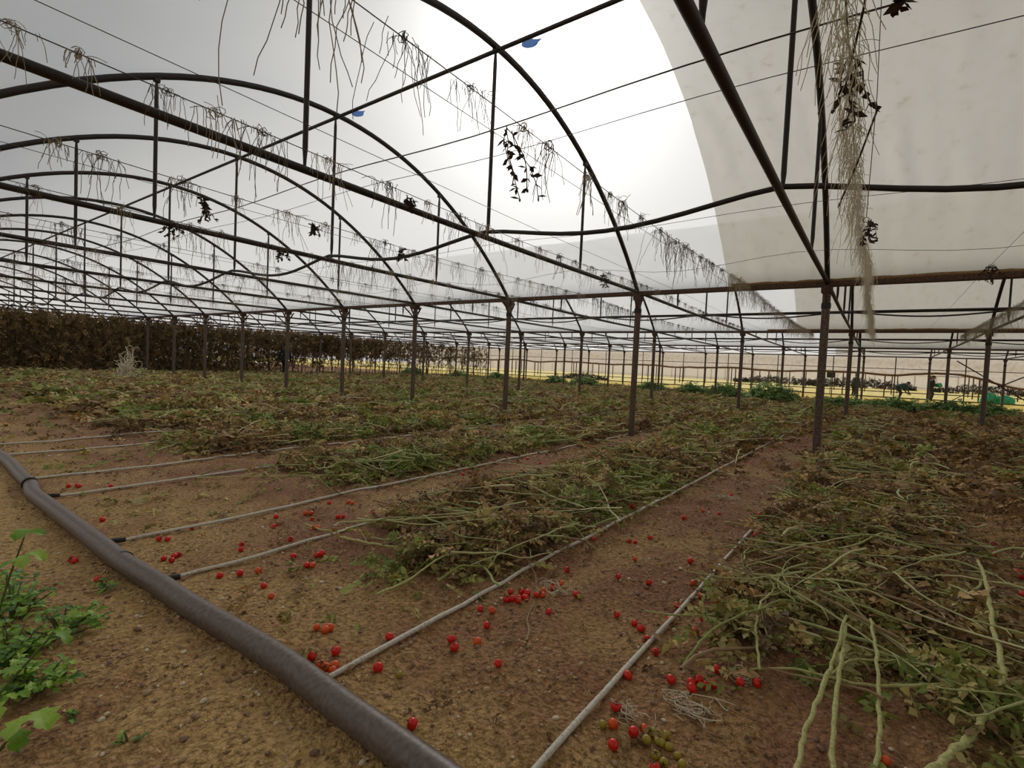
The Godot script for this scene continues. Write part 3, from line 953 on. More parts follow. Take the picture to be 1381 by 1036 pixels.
# ---------------------------------------------------------------- pipes on the ground
func build_pipes() -> void:
	var p := thing("irrigation_main_pipe", "thick grey irrigation pipe lying across the lower left of the field", "pipe")
	var marks := [[-30.0, 7.05], [0.0, 7.05], [5.0, 7.06], [7.9, 7.09], [8.9, 7.13], [9.35, 7.18], [11.06, 7.19], [11.61, 7.165], [12.48, 7.12], [12.86, 7.13], [13.6, 7.14], [17.0, 7.2]]
	var mb := MB.new()
	var pts := []
	for k in marks.size() - 1:
		var seg := 8 if marks[k][0] >= 7.0 else 2
		for i in seg:
			var t := float(i) / seg
			var x: float = lerpf(marks[k][0], marks[k + 1][0], t)
			var z: float = lerpf(marks[k][1], marks[k + 1][1], smoothstep(0.0, 1.0, t))
			pts.append(Vector3(x, 0.048 + 0.006 * sin(x * 1.9), z))
	mb.tube(pts, 0.045, 18)
	part(p, "pipe", mb.mesh(), M["pipe_grey"])
	for x: float in [8.98, 11.10]:
		var c := MB.new()
		c.tube([Vector3(x - 0.012, 0.05, 7.185 if x > 10 else 7.14), Vector3(x + 0.012, 0.05, 7.185 if x > 10 else 7.14)], 0.0485, 18)
		part(p, "clamp_band", c.mesh(), M["fitting_dark"])
	var dl := [[8.65, "leftmost thin"], [9.36, "second thin"], [10.68, "third thin"], [11.41, "fourth thin"], [12.60, "fifth"], [13.36, "longest pale"], [14.60, "rightmost broken-looking"], [7.35, "faint distant"], [6.6, "most distant"]]
	var words := {8.65: "grey drip line left of the crushed bare patch, meeting the main pipe", 9.36: "grey drip line with green cut vines along its far side, left of the bare strip", 10.68: "pale drip line running right from the main pipe beside the left vine heap", 11.41: "pale drip line along the left foot of the middle vine heap", 12.60: "white drip line along the right foot of the middle vine heap", 13.36: "long pale drip line in the foreground leading to the nearest post", 14.60: "pale drip line half buried in vines at the right edge", 7.35: "thin drip line farther left, half hidden under litter", 6.6: "farthest left drip line, barely showing through the vines"}
	for d in dl:
		var x: float = d[0]
		var t := thing("drip_line", words[x], "drip line", "drip lines on the soil")
		var m := MB.new()
		pts = []
		var z := 7.12
		while z > -15.0:
			var lean := 0.012 * (7.1 - z)
			pts.append(Vector3(x + (lean if absf(x - 12.6) < 0.01 or absf(x - 13.36) < 0.01 else 0.0) + 0.007 * n_big.get_noise_2d(z * 0.5, x * 7.0), 0.5 * ground_y(x, z) + 0.016 + (0.02 * windrow(x) if z < 6 else 0.0), z))
			z -= 0.15 if z > 0 else 0.5
		m.tube(pts, 0.0095, 8)
		part(t, "hose", m.mesh(), M["drip_grey"])
		var f := MB.new()
		f.tube([Vector3(x, 0.03, 7.13), Vector3(x, 0.025, 7.085), Vector3(x, 0.02, 7.05)], [0.014, 0.015, 0.013], 8)
		part(t, "connector", f.mesh(), M["fitting_pink"] if x == 12.60 else M["fitting_dark"])

# ---------------------------------------------------------------- heaps of cut vines
func cover(x: float, z: float) -> float:
	var w := windrow(x)
	var ends := 6.35 if x > 11 and x < 13 else (6.15 if x > 13 else (5.7 if x > 9 else 6.0))
	ends += 0.35 * n_mid.get_noise_2d(x * 0.8, 3.0)
	var c := w * smoothstep(ends, ends - 0.5, z)
	var patch := n_patch.get_noise_2d(x * 1.3, z * 1.3)
	c *= 0.65 + 0.5 * smoothstep(-0.4, 0.3, patch)
	var aisle := 0.035 + 0.75 * smoothstep(8.6, 5.5, x) * smoothstep(6.2, 4.5, z)
	aisle = maxf(aisle, 0.62 * smoothstep(-1.0, -6.0, z + 2.0 * patch) * (0.6 if absf(x - 12.9) < 0.6 else 1.0))
	if x > 14.5: aisle = maxf(aisle, 0.4)
	return maxf(c, aisle * (0.8 + 0.6 * patch)) * (1.0 - 0.7 * smoothstep(-14.0, -16.0, z))

func build_windrows() -> void:
	var strips := []
	var c := 14.02
	while c > -12.0:
		strips.append(c)
		c -= 2.0
	var names := {14.02: "heap of cut tomato vines to the right of the long pale drip line", 12.02: "heap of cut tomato vines in the middle between two white drip lines", 10.02: "heap of cut tomato vines left of the middle heap, beyond the bare strip"}
	strips.push_front(16.02)
	names[16.02] = "thin scatter of cut vines at the far right edge"
	strips.push_front(18.02)
	names[18.02] = "sparse vine litter beyond the right post of the second row"
	var idx := 0
	for cx: float in strips:
		idx += 1
		var lab := ""
		for key: float in names:
			if absf(key - cx) < 0.05: lab = names[key]
		if lab == "": lab = "windrow of cut vines, %s heap counted leftwards from the middle heap" % ord_word(idx - 4)
		var t := thing("vine_heap", lab, "vines", "windrows of cut tomato vines", "stuff")
		var bufs := [PackedFloat32Array(), PackedFloat32Array(), PackedFloat32Array(), PackedFloat32Array(), PackedFloat32Array(), PackedFloat32Array()]
		var sbufs := [PackedFloat32Array(), PackedFloat32Array(), PackedFloat32Array(), PackedFloat32Array()]
		var x := cx - 1.0
		var cell := 0.25
		while x < cx + 0.999:
			var z := 7.0
			while z > -23.0:
				var mx := x + cell / 2
				var mz := z - cell / 2
				var dist := Vector2(mx - EYE.x, mz - EYE.z).length()
				var ahead := (EYE.x - mx) * 0.587 + (EYE.z - mz) * 0.81
				if ahead > -0.5:
					var s := clampf(dist / 4.5, 1.0, 2.3)
					var cv := cover(mx, mz)
					var want := cv * cell * cell * 1500.0 / (s * s)
					var n := int(want) + (1 if rng.randf() < want - int(want) else 0)
					for k in n:
						var px := x + rng.randf() * cell
						var pz := z - rng.randf() * cell
						var w := windrow(px)
						var lump := 0.5 + n_mid.get_noise_2d(px * 0.7, pz * 0.7) + 0.5 * n_big.get_noise_2d(px * 1.3, pz * 1.3)
						var hh := clampf(0.02 + 0.17 * w * lump * minf(cv * 1.3, 1.0), 0.012, 0.26) * (1.0 - 0.55 * smoothstep(6.0, 14.0, dist))
						var py := ground_y(px, pz) + hh * pow(rng.randf(), 0.8)
						var size := s * rng.randf_range(0.06, 0.135) * (0.5 if w < 0.3 and dist < 6 else 1.0)
						var e := Vector3(rng.randf_range(-0.7, 0.7), rng.randf() * TAU, rng.randf_range(-0.6, 0.9))
						var g := n_patch.get_noise_2d(px * 1.7 + 90.0, pz * 1.7) + 0.35 * n_mid.get_noise_2d(px, pz + 60.0) + rng.randf_range(-0.32, 0.32) - (0.35 if w < 0.3 else 0.05) - (0.2 if px > 13.3 else 0.0)
						var col: Color
						if w < 0.3 and dist < 7.0: g = -1.0
						if g > 0.2: col = Color(0.10, 0.135, 0.028).lerp(Color(0.225, 0.25, 0.062), pow(rng.randf(), 1.3))
						elif g > -0.10: col = Color(0.15, 0.13, 0.04).lerp(Color(0.37, 0.30, 0.115), pow(rng.randf(), 1.4))
						else: col = Color(0.085, 0.05, 0.024).lerp(Color(0.36, 0.23, 0.10), pow(rng.randf(), 1.4))
						put(bufs[rng.randi() % 6], Basis.from_euler(e).scaled(Vector3.ONE * size), Vector3(px, py, pz), col * 1.65)
					var sw := cv * cell * cell * 46.0 / pow(s, 1.3) * (1.0 if windrow(mx) > 0.3 else 0.2)
					var sn := int(sw) + (1 if rng.randf() < sw - int(sw) else 0)
					for k in sn:
						var px := x + rng.randf() * cell
						var pz := z - rng.randf() * cell
						var ang := rng.randfn(0.6, 0.7) + (PI if rng.randf() < 0.5 else 0.0)
						var len_ := rng.randf_range(0.3, 0.95)
						var thick := pow(s, 0.6) * rng.randf_range(0.4, 0.85)
						var b := Basis.from_euler(Vector3(0, ang, rng.randfn(0.0, 0.07))) * Basis.from_scale(Vector3(len_, thick, thick))
						var py := ground_y(px, pz) + 0.02 + 0.17 * windrow(px) * rng.randf()
						var col := Color(0.22, 0.25, 0.085).lerp(Color(0.46, 0.43, 0.22), pow(rng.randf(), 1.3)) if rng.randf() < 0.68 else Color(0.20, 0.13, 0.06)
						put(sbufs[rng.randi() % 4], b, Vector3(px, py, pz) - b.x * 0.5, col * 1.4)
				z -= cell
			x += cell
		for i in 6:
			if bufs[i].size() > 0: many(t, "leaves", leaf_protos[i], M["leaf"], bufs[i])
		for i in 4:
			if sbufs[i].size() > 0: many(t, "stems", stem_protos[i + (idx % 2) * 4], M["stem"], sbufs[i])
	# dry crumbs of leaf on the bare strips
	var lb := [PackedFloat32Array(), PackedFloat32Array()]
	for k in 26000:
		var x := 5.0 + rng.randf() * 11.0
		var z := 7.9 - pow(rng.randf(), 1.2) * 12.0
		var pn := n_patch.get_noise_2d(x * 4.0, z * 4.0 + 20.0)
		if pn < rng.randf_range(-0.35, 0.5): continue
		var dist := Vector2(x - EYE.x, z - EYE.z).length()
		var s := rng.randf_range(0.010, 0.03) * clampf(dist / 4.0, 1.0, 2.0)
		var col := Color(0.12, 0.065, 0.035).lerp(Color(0.60, 0.43, 0.24), pow(rng.randf(), 1.9))
		put(lb[k % 2], Basis.from_euler(Vector3(rng.randf_range(-0.5, 0.5), rng.randf() * TAU, rng.randf_range(-0.5, 0.5))).scaled(Vector3.ONE * s), Vector3(x, ground_y(x, z) + s * 0.15, z), col)
	var o := thing("leaf_litter", "dry brown leaf crumbs strewn over the bare strips of soil", "litter", "", "stuff")
	many(o, "crumbs", bit_protos[1], M["leaf"], lb[0])
	many(o, "crumbs", bit_protos[2], M["leaf"], lb[1])

func stem_mesh(pts: Array, r0: float, r1: float, rg: RandomNumberGenerator) -> ArrayMesh:
	# a thick knobbly stalk through the points
	var cv := Curve3D.new()
	for i in pts.size():
		var tan: Vector3 = (pts[mini(i + 1, pts.size() - 1)] - pts[maxi(i - 1, 0)]) / 6.0
		cv.add_point(pts[i], -tan, tan)
	var ln := cv.get_baked_length()
	var n := clampi(int(ln / 0.03), 6, 60)
	var q := []
	var rr := []
	for i in n + 1:
		var t := float(i) / n
		q.append(cv.sample_baked(ln * t) + Vector3(rg.randf_range(-1, 1), 0.5 * rg.randf_range(-1, 1), rg.randf_range(-1, 1)) * 0.004)
		rr.append(lerpf(r0, r1, t) * (1.0 + (0.22 if rg.randf() < 0.12 else rg.randf_range(-0.08, 0.08))))
	var mb := MB.new()
	for i in rr.size(): rr[i] *= 0.66
	mb.tube(q, rr, 7)
	return mb.mesh()

func build_stems() -> void:
	var rg := RandomNumberGenerator.new()
	rg.seed = 515
	# stalks that stand out in the foreground
	var g := "pale cut stalks in the foreground"
	var big := [
		[[[13.93, 0.03, 6.55], [13.93, 0.05, 6.35], [13.95, 0.08, 6.19], [13.98, 0.12, 6.0], [14.0, 0.2, 5.8]], 0.012, 0.008, "thick pale stalk, leftmost of the three upright ones at the bottom right"],
		[[[14.01, 0.02, 6.5], [14.0, 0.05, 6.27], [14.0, 0.1, 6.08], [14.0, 0.17, 5.8]], 0.012, 0.009, "thick pale stalk, middle of the three upright ones at the bottom right"],
		[[[14.10, 0.02, 6.42], [14.11, 0.05, 6.18], [14.10, 0.11, 5.9], [14.08, 0.16, 5.66]], 0.011, 0.008, "thick pale stalk, right of the three upright ones at the bottom right"],
		[[[14.2, 0.03, 6.33], [14.33, 0.06, 6.08], [14.44, 0.10, 5.75], [14.46, 0.15, 5.4], [14.49, 0.2, 5.0], [14.50, 0.2, 4.7]], 0.017, 0.010, "thickest forked stalk curving up the bottom right corner"],
		[[[14.43, 0.10, 5.78], [14.33, 0.08, 5.85], [14.2, 0.06, 5.92], [14.05, 0.06, 6.0], [13.87, 0.05, 6.03], [13.74, 0.04, 6.12]], 0.010, 0.006, "long stalk lying crosswise behind the three upright stalks"],
		[[[13.42, 0.04, 4.62], [13.52, 0.06, 4.82], [13.62, 0.08, 4.95], [13.7, 0.10, 4.85], [13.78, 0.11, 4.75], [13.95, 0.10, 4.8]], 0.008, 0.006, "looping stalk lying over the long pale drip line at the right"],
		[[[13.92, 0.12, 4.7], [14.02, 0.14, 4.55], [14.12, 0.15, 4.3], [14.28, 0.13, 4.2], [14.42, 0.12, 4.25]], 0.009, 0.006, "bent branching stalk on the right heap behind the looping one"],
		[[[14.02, 0.14, 4.55], [14.0, 0.13, 4.25], [14.05, 0.12, 4.0]], 0.008, 0.005, "short stalk forking from the bent branching stalk"],
		[[[11.95, 0.12, 4.15], [12.0, 0.2, 4.0], [12.05, 0.24, 3.9], [12.02, 0.2, 3.75]], 0.009, 0.006, "upturned pale stalk at the crown of the middle heap"],
		[[[11.95, 0.1, 4.2], [12.1, 0.12, 4.05], [12.22, 0.1, 4.3], [12.32, 0.05, 4.5]], 0.009, 0.005, "forked pale stalk below the crown of the middle heap"],
		[[[11.45, 0.08, 6.2], [11.75, 0.10, 6.0], [12.05, 0.11, 5.7], [12.3, 0.09, 5.3]], 0.009, 0.006, "long green stalk lying along the near side of the middle heap"],
		[[[11.6, 0.06, 6.3], [11.85, 0.07, 6.25], [12.1, 0.06, 6.1], [12.3, 0.08, 5.8], [12.45, 0.09, 5.4]], 0.010, 0.006, "curved pale stalk at the lower edge of the middle heap"],
		[[[10.1, 0.06, 5.1], [10.3, 0.12, 4.95], [10.42, 0.22, 4.75]], 0.009, 0.005, "upright pale stalk at the right end of the left heap"],
		[[[10.45, 0.05, 5.0], [10.5, 0.14, 4.85], [10.62, 0.17, 4.8]], 0.008, 0.004, "second upright pale stalk near the drip line of the left heap"],
		[[[9.6, 0.05, 6.25], [10.0, 0.07, 5.9], [10.4, 0.06, 5.45]], 0.008, 0.005, "long green stalk lying beside the drip line left of the bare strip"]]
	for b in big:
		var pts := []
		for q in b[0]: pts.append(Vector3(q[0], q[1] + ground_y(q[0], q[2]), q[2]))
		single("cut_stalk", stem_mesh(pts, b[1], b[2], rg), M["stem_pale"], b[3], "stalk", g)
	# loose stalks on the three near heaps
	var heaps := [[12.02, 1.0, 6.2, 55, "the middle vine heap"], [14.05, 1.1, 5.9, 60, "the right vine heap"], [10.02, 1.0, 6.0, 45, "the left vine heap"]]
	for hp in heaps:
		var list := []
		for k in hp[3]:
			var x: float = hp[0] + rg.randf_range(-0.6, 0.6)
			var z: float = hp[2] - pow(rg.randf(), 1.25) * 5.0
			list.append([x, z])
		list.sort_custom(func(a, b): return a[1] > b[1])
		var k := 0
		for q in list:
			k += 1
			var ang := rg.randfn(0.6, 0.5)
			var half := rg.randf_range(0.15, 0.42)
			var dir := Vector3(cos(ang), 0, -sin(ang))
			var sidew := Vector3(sin(ang), 0, cos(ang))
			var pts := []
			var by := rg.randf_range(0.05, 0.17)
			for i in 5:
				var u := i / 2.0 - 1.0
				var p := Vector3(q[0], 0, q[1]) + dir * half * u + sidew * rg.randf_range(-0.05, 0.05)
				p.y = ground_y(p.x, p.z) + maxf(0.012, by * (1.0 - 0.5 * u * u) * windrow(p.x) + rg.randf_range(-0.02, 0.02))
				pts.append(p)
			single("cut_stalk", stem_mesh(pts, rg.randf_range(0.006, 0.010), 0.004, rg), M["stem_pale"] if rg.randf() < 0.5 else M["stem_green"], "loose cut stalk, %s nearest on %s" % [ord_word(k), hp[4]], "stalk", "loose cut stalks on the heaps")

# ---------------------------------------------------------------- standing dried crop on the left
func build_standing_crop() -> void:
	var rows := [[-11.4, "front row of tall dried tomato plants standing at the left"], [-13.4, "second row of tall dried tomato plants behind the front row"], [-15.4, "third row of tall dried tomato plants, mostly hidden"]]
	for rw in rows:
		var t := thing("dried_crop_row", rw[1], "plants", "rows of standing dried tomato plants", "stuff")
		var bufs := [PackedFloat32Array(), PackedFloat32Array(), PackedFloat32Array()]
		var sb := PackedFloat32Array()
		var z := 7.5
		while z > -23.5:
			var thin := smoothstep(-6.0, -20.0, z)     # the far end has fewer leaves
			for k in int(lerpf(80, 16, thin) * (1.0 if rw[0] > -12.0 else 1.0 - 0.85 * smoothstep(2.0, -5.0, z))):
				var u := rng.randf()
				var low := smoothstep(-2.0, -9.5, z)
				var y := lerpf(lerpf(0.05, 0.9, low * (0.4 + 0.6 * rng.randf())), 2.22 + 0.13 * n_mid.get_noise_2d(z, 9.0), u)
				if low > 0.1 and y < 1.15 and y > 0.35 and rng.randf() < 0.8 * low: continue
				var s := rng.randf_range(0.16, 0.34)
				var e := Vector3(rng.randf() * TAU, rng.randf() * TAU, rng.randf_range(-2.2, -0.6))
				var col := Color(0.10, 0.066, 0.028).lerp(Color(0.34, 0.205, 0.082), pow(rng.randf(), 1.7))
				put(bufs[rng.randi() % 3], Basis.from_euler(e).scaled(Vector3.ONE * s), Vector3(rw[0] + rng.randfn(0, 0.16), y, z + rng.randf_range(-0.1, 0.1)), col)
			for k in (1 if rw[0] > -12.0 or z > -3.0 else 0):
				var b := Basis.from_euler(Vector3(0, rng.randf() * TAU, PI / 2 + rng.randfn(0, 0.03))) * Basis.from_scale(Vector3(2.25, 2.0, 2.0))
				put(sb, b, Vector3(rw[0] + rng.randfn(0, 0.08), 0.0, z + rng.randf_range(-0.1, 0.1)), Color(0.12, 0.08, 0.035))
			z -= 0.18
		for i in 3: many(t, "dry_leaves", leaf_protos[i * 2], M["leaf"], bufs[i])
		many(t, "stems", stem_protos[2], M["stem"], sb)

# ---------------------------------------------------------------- bushes by the side wall
func build_bushes() -> void:
	var list := [
		[10.5, -15.4, 0.95, 0.75, "largest leafy green bush, left of the nearest post"], [8.4, -16.6, 0.85, 0.55, "rounded green bush left of the largest one"], [6.6, -17.6, 0.7, 0.5, "green bush third left of the largest one"],
		[4.2, -18.5, 0.7, 0.45, "low green bush right of the second post from the right"], [-0.2, -19.0, 0.8, 0.5, "green bush between the second and third nearest posts"], [-1.6, -18.0, 0.6, 0.5, "darker green bush left of the second nearest post"],
		[-6.4, -18.5, 0.7, 0.45, "green bush right of the third nearest post"], [-9.0, -17.5, 0.8, 0.4, "low green weeds left of the third nearest post"], [-13.0, -17.0, 0.9, 0.5, "green weeds at the foot of the sparse dried crop"],
		[13.1, -15.6, 0.8, 0.32, "low weeds just right of the nearest post"], [14.7, -15.4, 0.9, 0.42, "leafy weeds in front of the bending person"], [16.2, -15.5, 0.8, 0.4, "yellowish-green weeds in front of the standing person"], [17.3, -15.9, 0.7, 0.4, "green weeds beside the right post of the third row"]]
	for d in list:
		var t := thing("leafy_bush", d[4], "bush", "green bushes along the side wall", "", Vector3(d[0], 0, d[1]))
		var st := MB.new()
		for k in 9:
			var a := rng.randf() * TAU
			var tip := Vector3(cos(a) * d[2] * 0.6, d[3] * rng.randf_range(0.6, 1.0), sin(a) * d[2] * 0.5)
			st.tube([Vector3(tip.x * 0.1, -0.03, tip.z * 0.1), tip * Vector3(0.45, 0.6, 0.45), tip], [0.012, 0.009, 0.004], 4, false)
		part(t, "stems", st.mesh(), M["stem_weed"])
		var bufs := [PackedFloat32Array(), PackedFloat32Array()]
		for k in int(520 * d[2]):
			var a := rng.randf() * TAU
			var rr := sqrt(rng.randf())
			var hh: float = 1.35 * d[3] * (1.0 - 0.6 * rr * rr) * (0.85 + 0.5 * n_mid.get_noise_2d(d[0] + cos(a) * rr * 2.0, d[1] + sin(a) * rr * 2.0))
			var s := rng.randf_range(0.18, 0.34)
			var col := Color(0.09, 0.18, 0.045).lerp(Color(0.36, 0.52, 0.20), pow(rng.randf(), 1.1))
			put(bufs[k % 2], Basis.from_euler(Vector3(rng.randf_range(-0.6, 0.6), rng.randf() * TAU, rng.randf_range(-0.8, 0.8))).scaled(Vector3.ONE * s), Vector3(cos(a) * rr * d[2], hh * pow(rng.randf(), 0.6), sin(a) * rr * d[2] * 0.6), col)
		many(t, "foliage", leaf_protos[0], M["leaf"], bufs[0])
		many(t, "foliage", leaf_protos[1], M["leaf"], bufs[1])

# ---------------------------------------------------------------- weeds in the left foreground
func lobed_leaf(rg: RandomNumberGenerator, slim: float) -> ArrayMesh:
	var mb := MB.new()
	var rows := []
	var k := 9
	var a := 0.35
	var p := Vector3.ZERO
	for i in k + 1:
		var t := float(i) / k
		var w := slim * pow(sin(PI * clampf(t * 0.93 + 0.05, 0, 1)), 0.8)
		if i % 3 == 1: w *= 1.3
		if i % 3 == 2: w *= 0.72
		if i == k: w = 0.0
		var up := Vector3(-sin(a), cos(a), 0)
		rows.append([p + Vector3(0.03, 0, w) + up * w * 0.25, p + Vector3(0, 0, w * 0.5) + up * w * 0.22, p, p + Vector3(0, 0, -w * 0.5) + up * w * 0.22, p + Vector3(0.03, 0, -w) + up * w * 0.25])
		a -= 0.11 + rg.randf_range(-0.04, 0.06)
		p += Vector3(cos(a), sin(a), 0) / k
	mb.grid(rows)
	return mb.mesh()

func build_weeds() -> void:
	var rg := RandomNumberGenerator.new()
	rg.seed = 4242
	var lv := []
	for i in 5: lv.append(lobed_leaf(rg, 0.17 + 0.04 * i))
	var mats := [M["weed_leaf"], mat("weed_leaf_light", Color(0.66, 0.78, 0.32), 0.5), mat("weed_leaf_dark", Color(0.33, 0.50, 0.19), 0.5)]
	for mm in [mats[1], mats[2]]:
		mm.backlight_enabled = true; mm.backlight = Color(0.7, 0.7, 0.4); mm.cull_mode = BaseMaterial3D.CULL_DISABLED
		mm.albedo_texture = M["weed_leaf"].albedo_texture
		tri_map(mm, 6.0)
	# x, z, spread, height, leaves, leaf size, label
	var plants := [
		[11.36, 7.62, 0.20, 0.17, 150, 0.048, "bushy green weed at the left edge beside the pipe, uppermost of the patch"],
		[11.62, 7.52, 0.17, 0.10, 130, 0.040, "low green weed at the right side of the left foreground patch"],
		[11.72, 7.68, 0.16, 0.14, 130, 0.048, "green weed in the middle of the left foreground patch"],
		[11.90, 7.64, 0.12, 0.08, 60, 0.045, "small green weed at the lower right of the left foreground patch"],
		[11.05, 7.58, 0.16, 0.12, 80, 0.045, "green weed farthest left along the frame edge"],
		[11.55, 7.74, 0.15, 0.15, 110, 0.046, "green weed behind the middle one, nearer the camera in the left patch"],
		[11.97, 7.67, 0.11, 0.12, 80, 0.05, "tallest green weed at the bottom of the left foreground patch"],
		[11.28, 7.31, 0.07, 0.08, 22, 0.045, "dark green seedling growing against the grey pipe"],
		[12.22, 7.62, 0.05, 0.05, 8, 0.03, "tiny weed seedling on the bare path"],
		[12.42, 7.55, 0.04, 0.04, 7, 0.028, "tiny weed seedling near the bottom edge of the path"]]
	for d in plants:
		var base := Vector3(d[0], ground_y(d[0], d[1]), d[1])
		var t := thing("green_weed", d[6], "weed", "green weeds by the path", "", base)
		var st := MB.new()
		var tips := []
		for k in maxi(3, d[4] / 9):
			var a := rg.randf() * TAU
			var rr := sqrt(rg.randf())
			var tip := Vector3(cos(a) * rr * d[2], d[3] * (1.0 - 0.5 * rr) * rg.randf_range(0.6, 1.1), sin(a) * rr * d[2] * 0.8)
			st.tube([Vector3(tip.x * 0.15, -0.01, tip.z * 0.15), tip * Vector3(0.6, 0.6, 0.6), tip], [0.0035, 0.003, 0.002], 5, false)
			tips.append(tip)
		part(t, "stems", st.mesh(), M["stem_weed"])
		for k in d[4]:
			var tip: Vector3 = tips[k % tips.size()]
			var f := rg.randf_range(0.35, 1.0)
			var at: Vector3 = Vector3(tip.x * lerpf(0.3, 1.0, f), maxf(tip.y * f, 0.006), tip.z * lerpf(0.3, 1.0, f)) + Vector3(rg.randf_range(-1, 1), rg.randf_range(-0.2, 0.3), rg.randf_range(-1, 1)) * d[2] * 0.22
			var s: float = d[5] * rg.randf_range(0.55, 1.15)
			part(t, "leaf", lv[rg.randi() % 5], mats[0 if rg.randf() < 0.5 else (1 if rg.randf() < 0.5 else 2)], at, Basis.from_euler(Vector3(rg.randf_range(-0.5, 0.5), rg.randf() * TAU, rg.randf_range(-0.3, 0.5))).scaled(Vector3.ONE * s))
	# tall stalks that lean in from the left edge, close to the camera
	var tall := [
		[[[12.36, 0.0, 7.93], [12.36, 0.22, 7.82], [12.37, 0.36, 7.70]], [[12.37, 0.36, 7.70, 0.06, 0.4], [12.37, 0.33, 7.72, 0.05, 2.6], [12.37, 0.29, 7.76, 0.05, 4.2], [12.37, 0.35, 7.71, 0.055, 1.5], [12.36, 0.22, 7.82, 0.06, 0.2]], "long weed stalk with pale leaves leaning in at the lower left edge"],
		[[[11.42, 0.0, 7.68], [11.46, 0.22, 7.64], [11.50, 0.40, 7.60]], [[11.50, 0.40, 7.60, 0.075, -0.6], [11.50, 0.39, 7.60, 0.06, 0.8], [11.52, 0.31, 7.61, 0.10, -0.25], [11.56, 0.33, 7.60, 0.085, 0.3], [11.46, 0.22, 7.64, 0.06, 2.0], [11.48, 0.28, 7.62, 0.07, -1.4]], "slender weed stalk with a drooping leaf at the left edge above the patch"],
		[[[12.20, 0.0, 7.78], [12.22, 0.06, 7.74], [12.25, 0.10, 7.71]], [[12.25, 0.10, 7.71, 0.09, 0.1], [12.23, 0.08, 7.73, 0.08, 1.3], [12.24, 0.09, 7.72, 0.08, -0.9], [12.22, 0.05, 7.74, 0.07, -0.2]], "broad-leaved weed at the bottom left corner"]]
	for d in tall:
		var b0 := Vector3(d[0][0][0], d[0][0][1], d[0][0][2])
		var t := thing("tall_weed", d[2], "weed", "tall weeds at the left edge", "", b0)
		var pts := []
		for q in d[0]: pts.append(Vector3(q[0], q[1], q[2]) - b0)
		var st := MB.new()
		st.tube(pts, [0.004, 0.0035, 0.0025], 6)
		part(t, "stalk", st.mesh(), M["stem_weed"])
		for l in d[1]:
			part(t, "leaf", lv[rg.randi_range(2, 4)], mats[1 if rg.randf() < 0.5 else 0], Vector3(l[0], l[1], l[2]) - b0, Basis.from_euler(Vector3(rg.randf_range(-0.3, 0.3), l[4], rg.randf_range(-0.25, 0.1))).scaled(Vector3.ONE * l[3]))

# ---------------------------------------------------------------- tomatoes
func build_tomatoes() -> void:
	var mb := MB.new()
	var prof := []
	for i in 11:
		var a := PI * i / 10.0 - PI / 2
		prof.append(Vector2(cos(a), sin(a) * 0.93 - (0.10 * pow(maxf(sin(a), 0.0), 8.0))))
	mb.lathe(prof, 16)
	var ball := mb.mesh()
	var cx := MB.new()
	for k in 5:
		var a := TAU * k / 5.0
		var d := Vector3(cos(a), 0, sin(a))
		var e := Vector3(-sin(a), 0, cos(a))
		cx.grid([[Vector3(0, 0.86, 0) - e * 0.08, Vector3(0, 0.88, 0) + e * 0.08], [d * 0.35 + Vector3(0, 0.92, 0) - e * 0.11, d * 0.35 + Vector3(0, 0.92, 0) + e * 0.11], [d * 0.8 + Vector3(0, 0.78, 0) - e * 0.02, d * 0.8 + Vector3(0, 0.78, 0) + e * 0.02]])
	cx.tube([Vector3(0, 0.85, 0), Vector3(0.05, 1.05, 0), Vector3(0.16, 1.2, 0.05)], 0.06, 5)
	var star := cx.mesh()
	var kinds := ["red", "orange", "greenish-yellow"]
	var all := []
	for q in TOMATOES: all.append([q[0], q[1], q[2]])
	# more fruit farther along the bare strips
	var rg := RandomNumberGenerator.new()
	rg.seed = 808
	for k in 75:
		var ax: float = [13.02, 11.03, 11.03, 9.0, 7.6, 14.7][rg.randi() % 6]
		all.append([ax + rg.randfn(0, 0.22), 4.6 - rg.randf() * 6.5, 1 if rg.randf() < 0.35 else 0])
	all.sort_custom(func(a, b): return Vector2(a[0] - EYE.x, a[1] - EYE.z).length() < Vector2(b[0] - EYE.x, b[1] - EYE.z).length())
	var count := {}
	for q in all:
		var x: float = q[0]
		var z: float = q[1]
		var where := "on the bare strip in front of the nearest post"
		if z > 7.19: where = "on the near side of the grey main pipe"
		elif x > 14.3: where = "at the right edge beyond the right heap"
		elif x > 13.42: where = "right of the long pale drip line"
		elif x < 8.7: where = "in the far left litter"
		elif x < 9.9: where = "on the left bare patch beside the pipe"
		elif x < 11.42: where = "on the bare strip left of the middle heap"
		elif x < 12.62: where = "around the middle heap"
		var key: String = kinds[q[2]] + where
		count[key] = count.get(key, 0) + 1
		var r := 0.0165 * rg.randf_range(0.82, 1.12) * (0.78 if q[2] == 2 else 1.0)
		var t := thing("tomato", "%s tomato %s, %s nearest the camera" % [kinds[q[2]], where, ord_word(count[key])], "tomato", "fallen tomatoes", "", Vector3(x, ground_y(x, z) + r * 0.8, z))
		t.basis = Basis.from_euler(Vector3(rg.randf_range(-1.4, 1.4), rg.randf() * TAU, rg.randf_range(-1.2, 1.2))).scaled(Vector3.ONE * r)
		part(t, "fruit", ball, M[["tomato_red", "tomato_orange", "tomato_green"][q[2]]])
		if Vector2(x - EYE.x, z - EYE.z).length() < 3.6 and rg.randf() < 0.6: part(t, "calyx", star, M["calyx"])

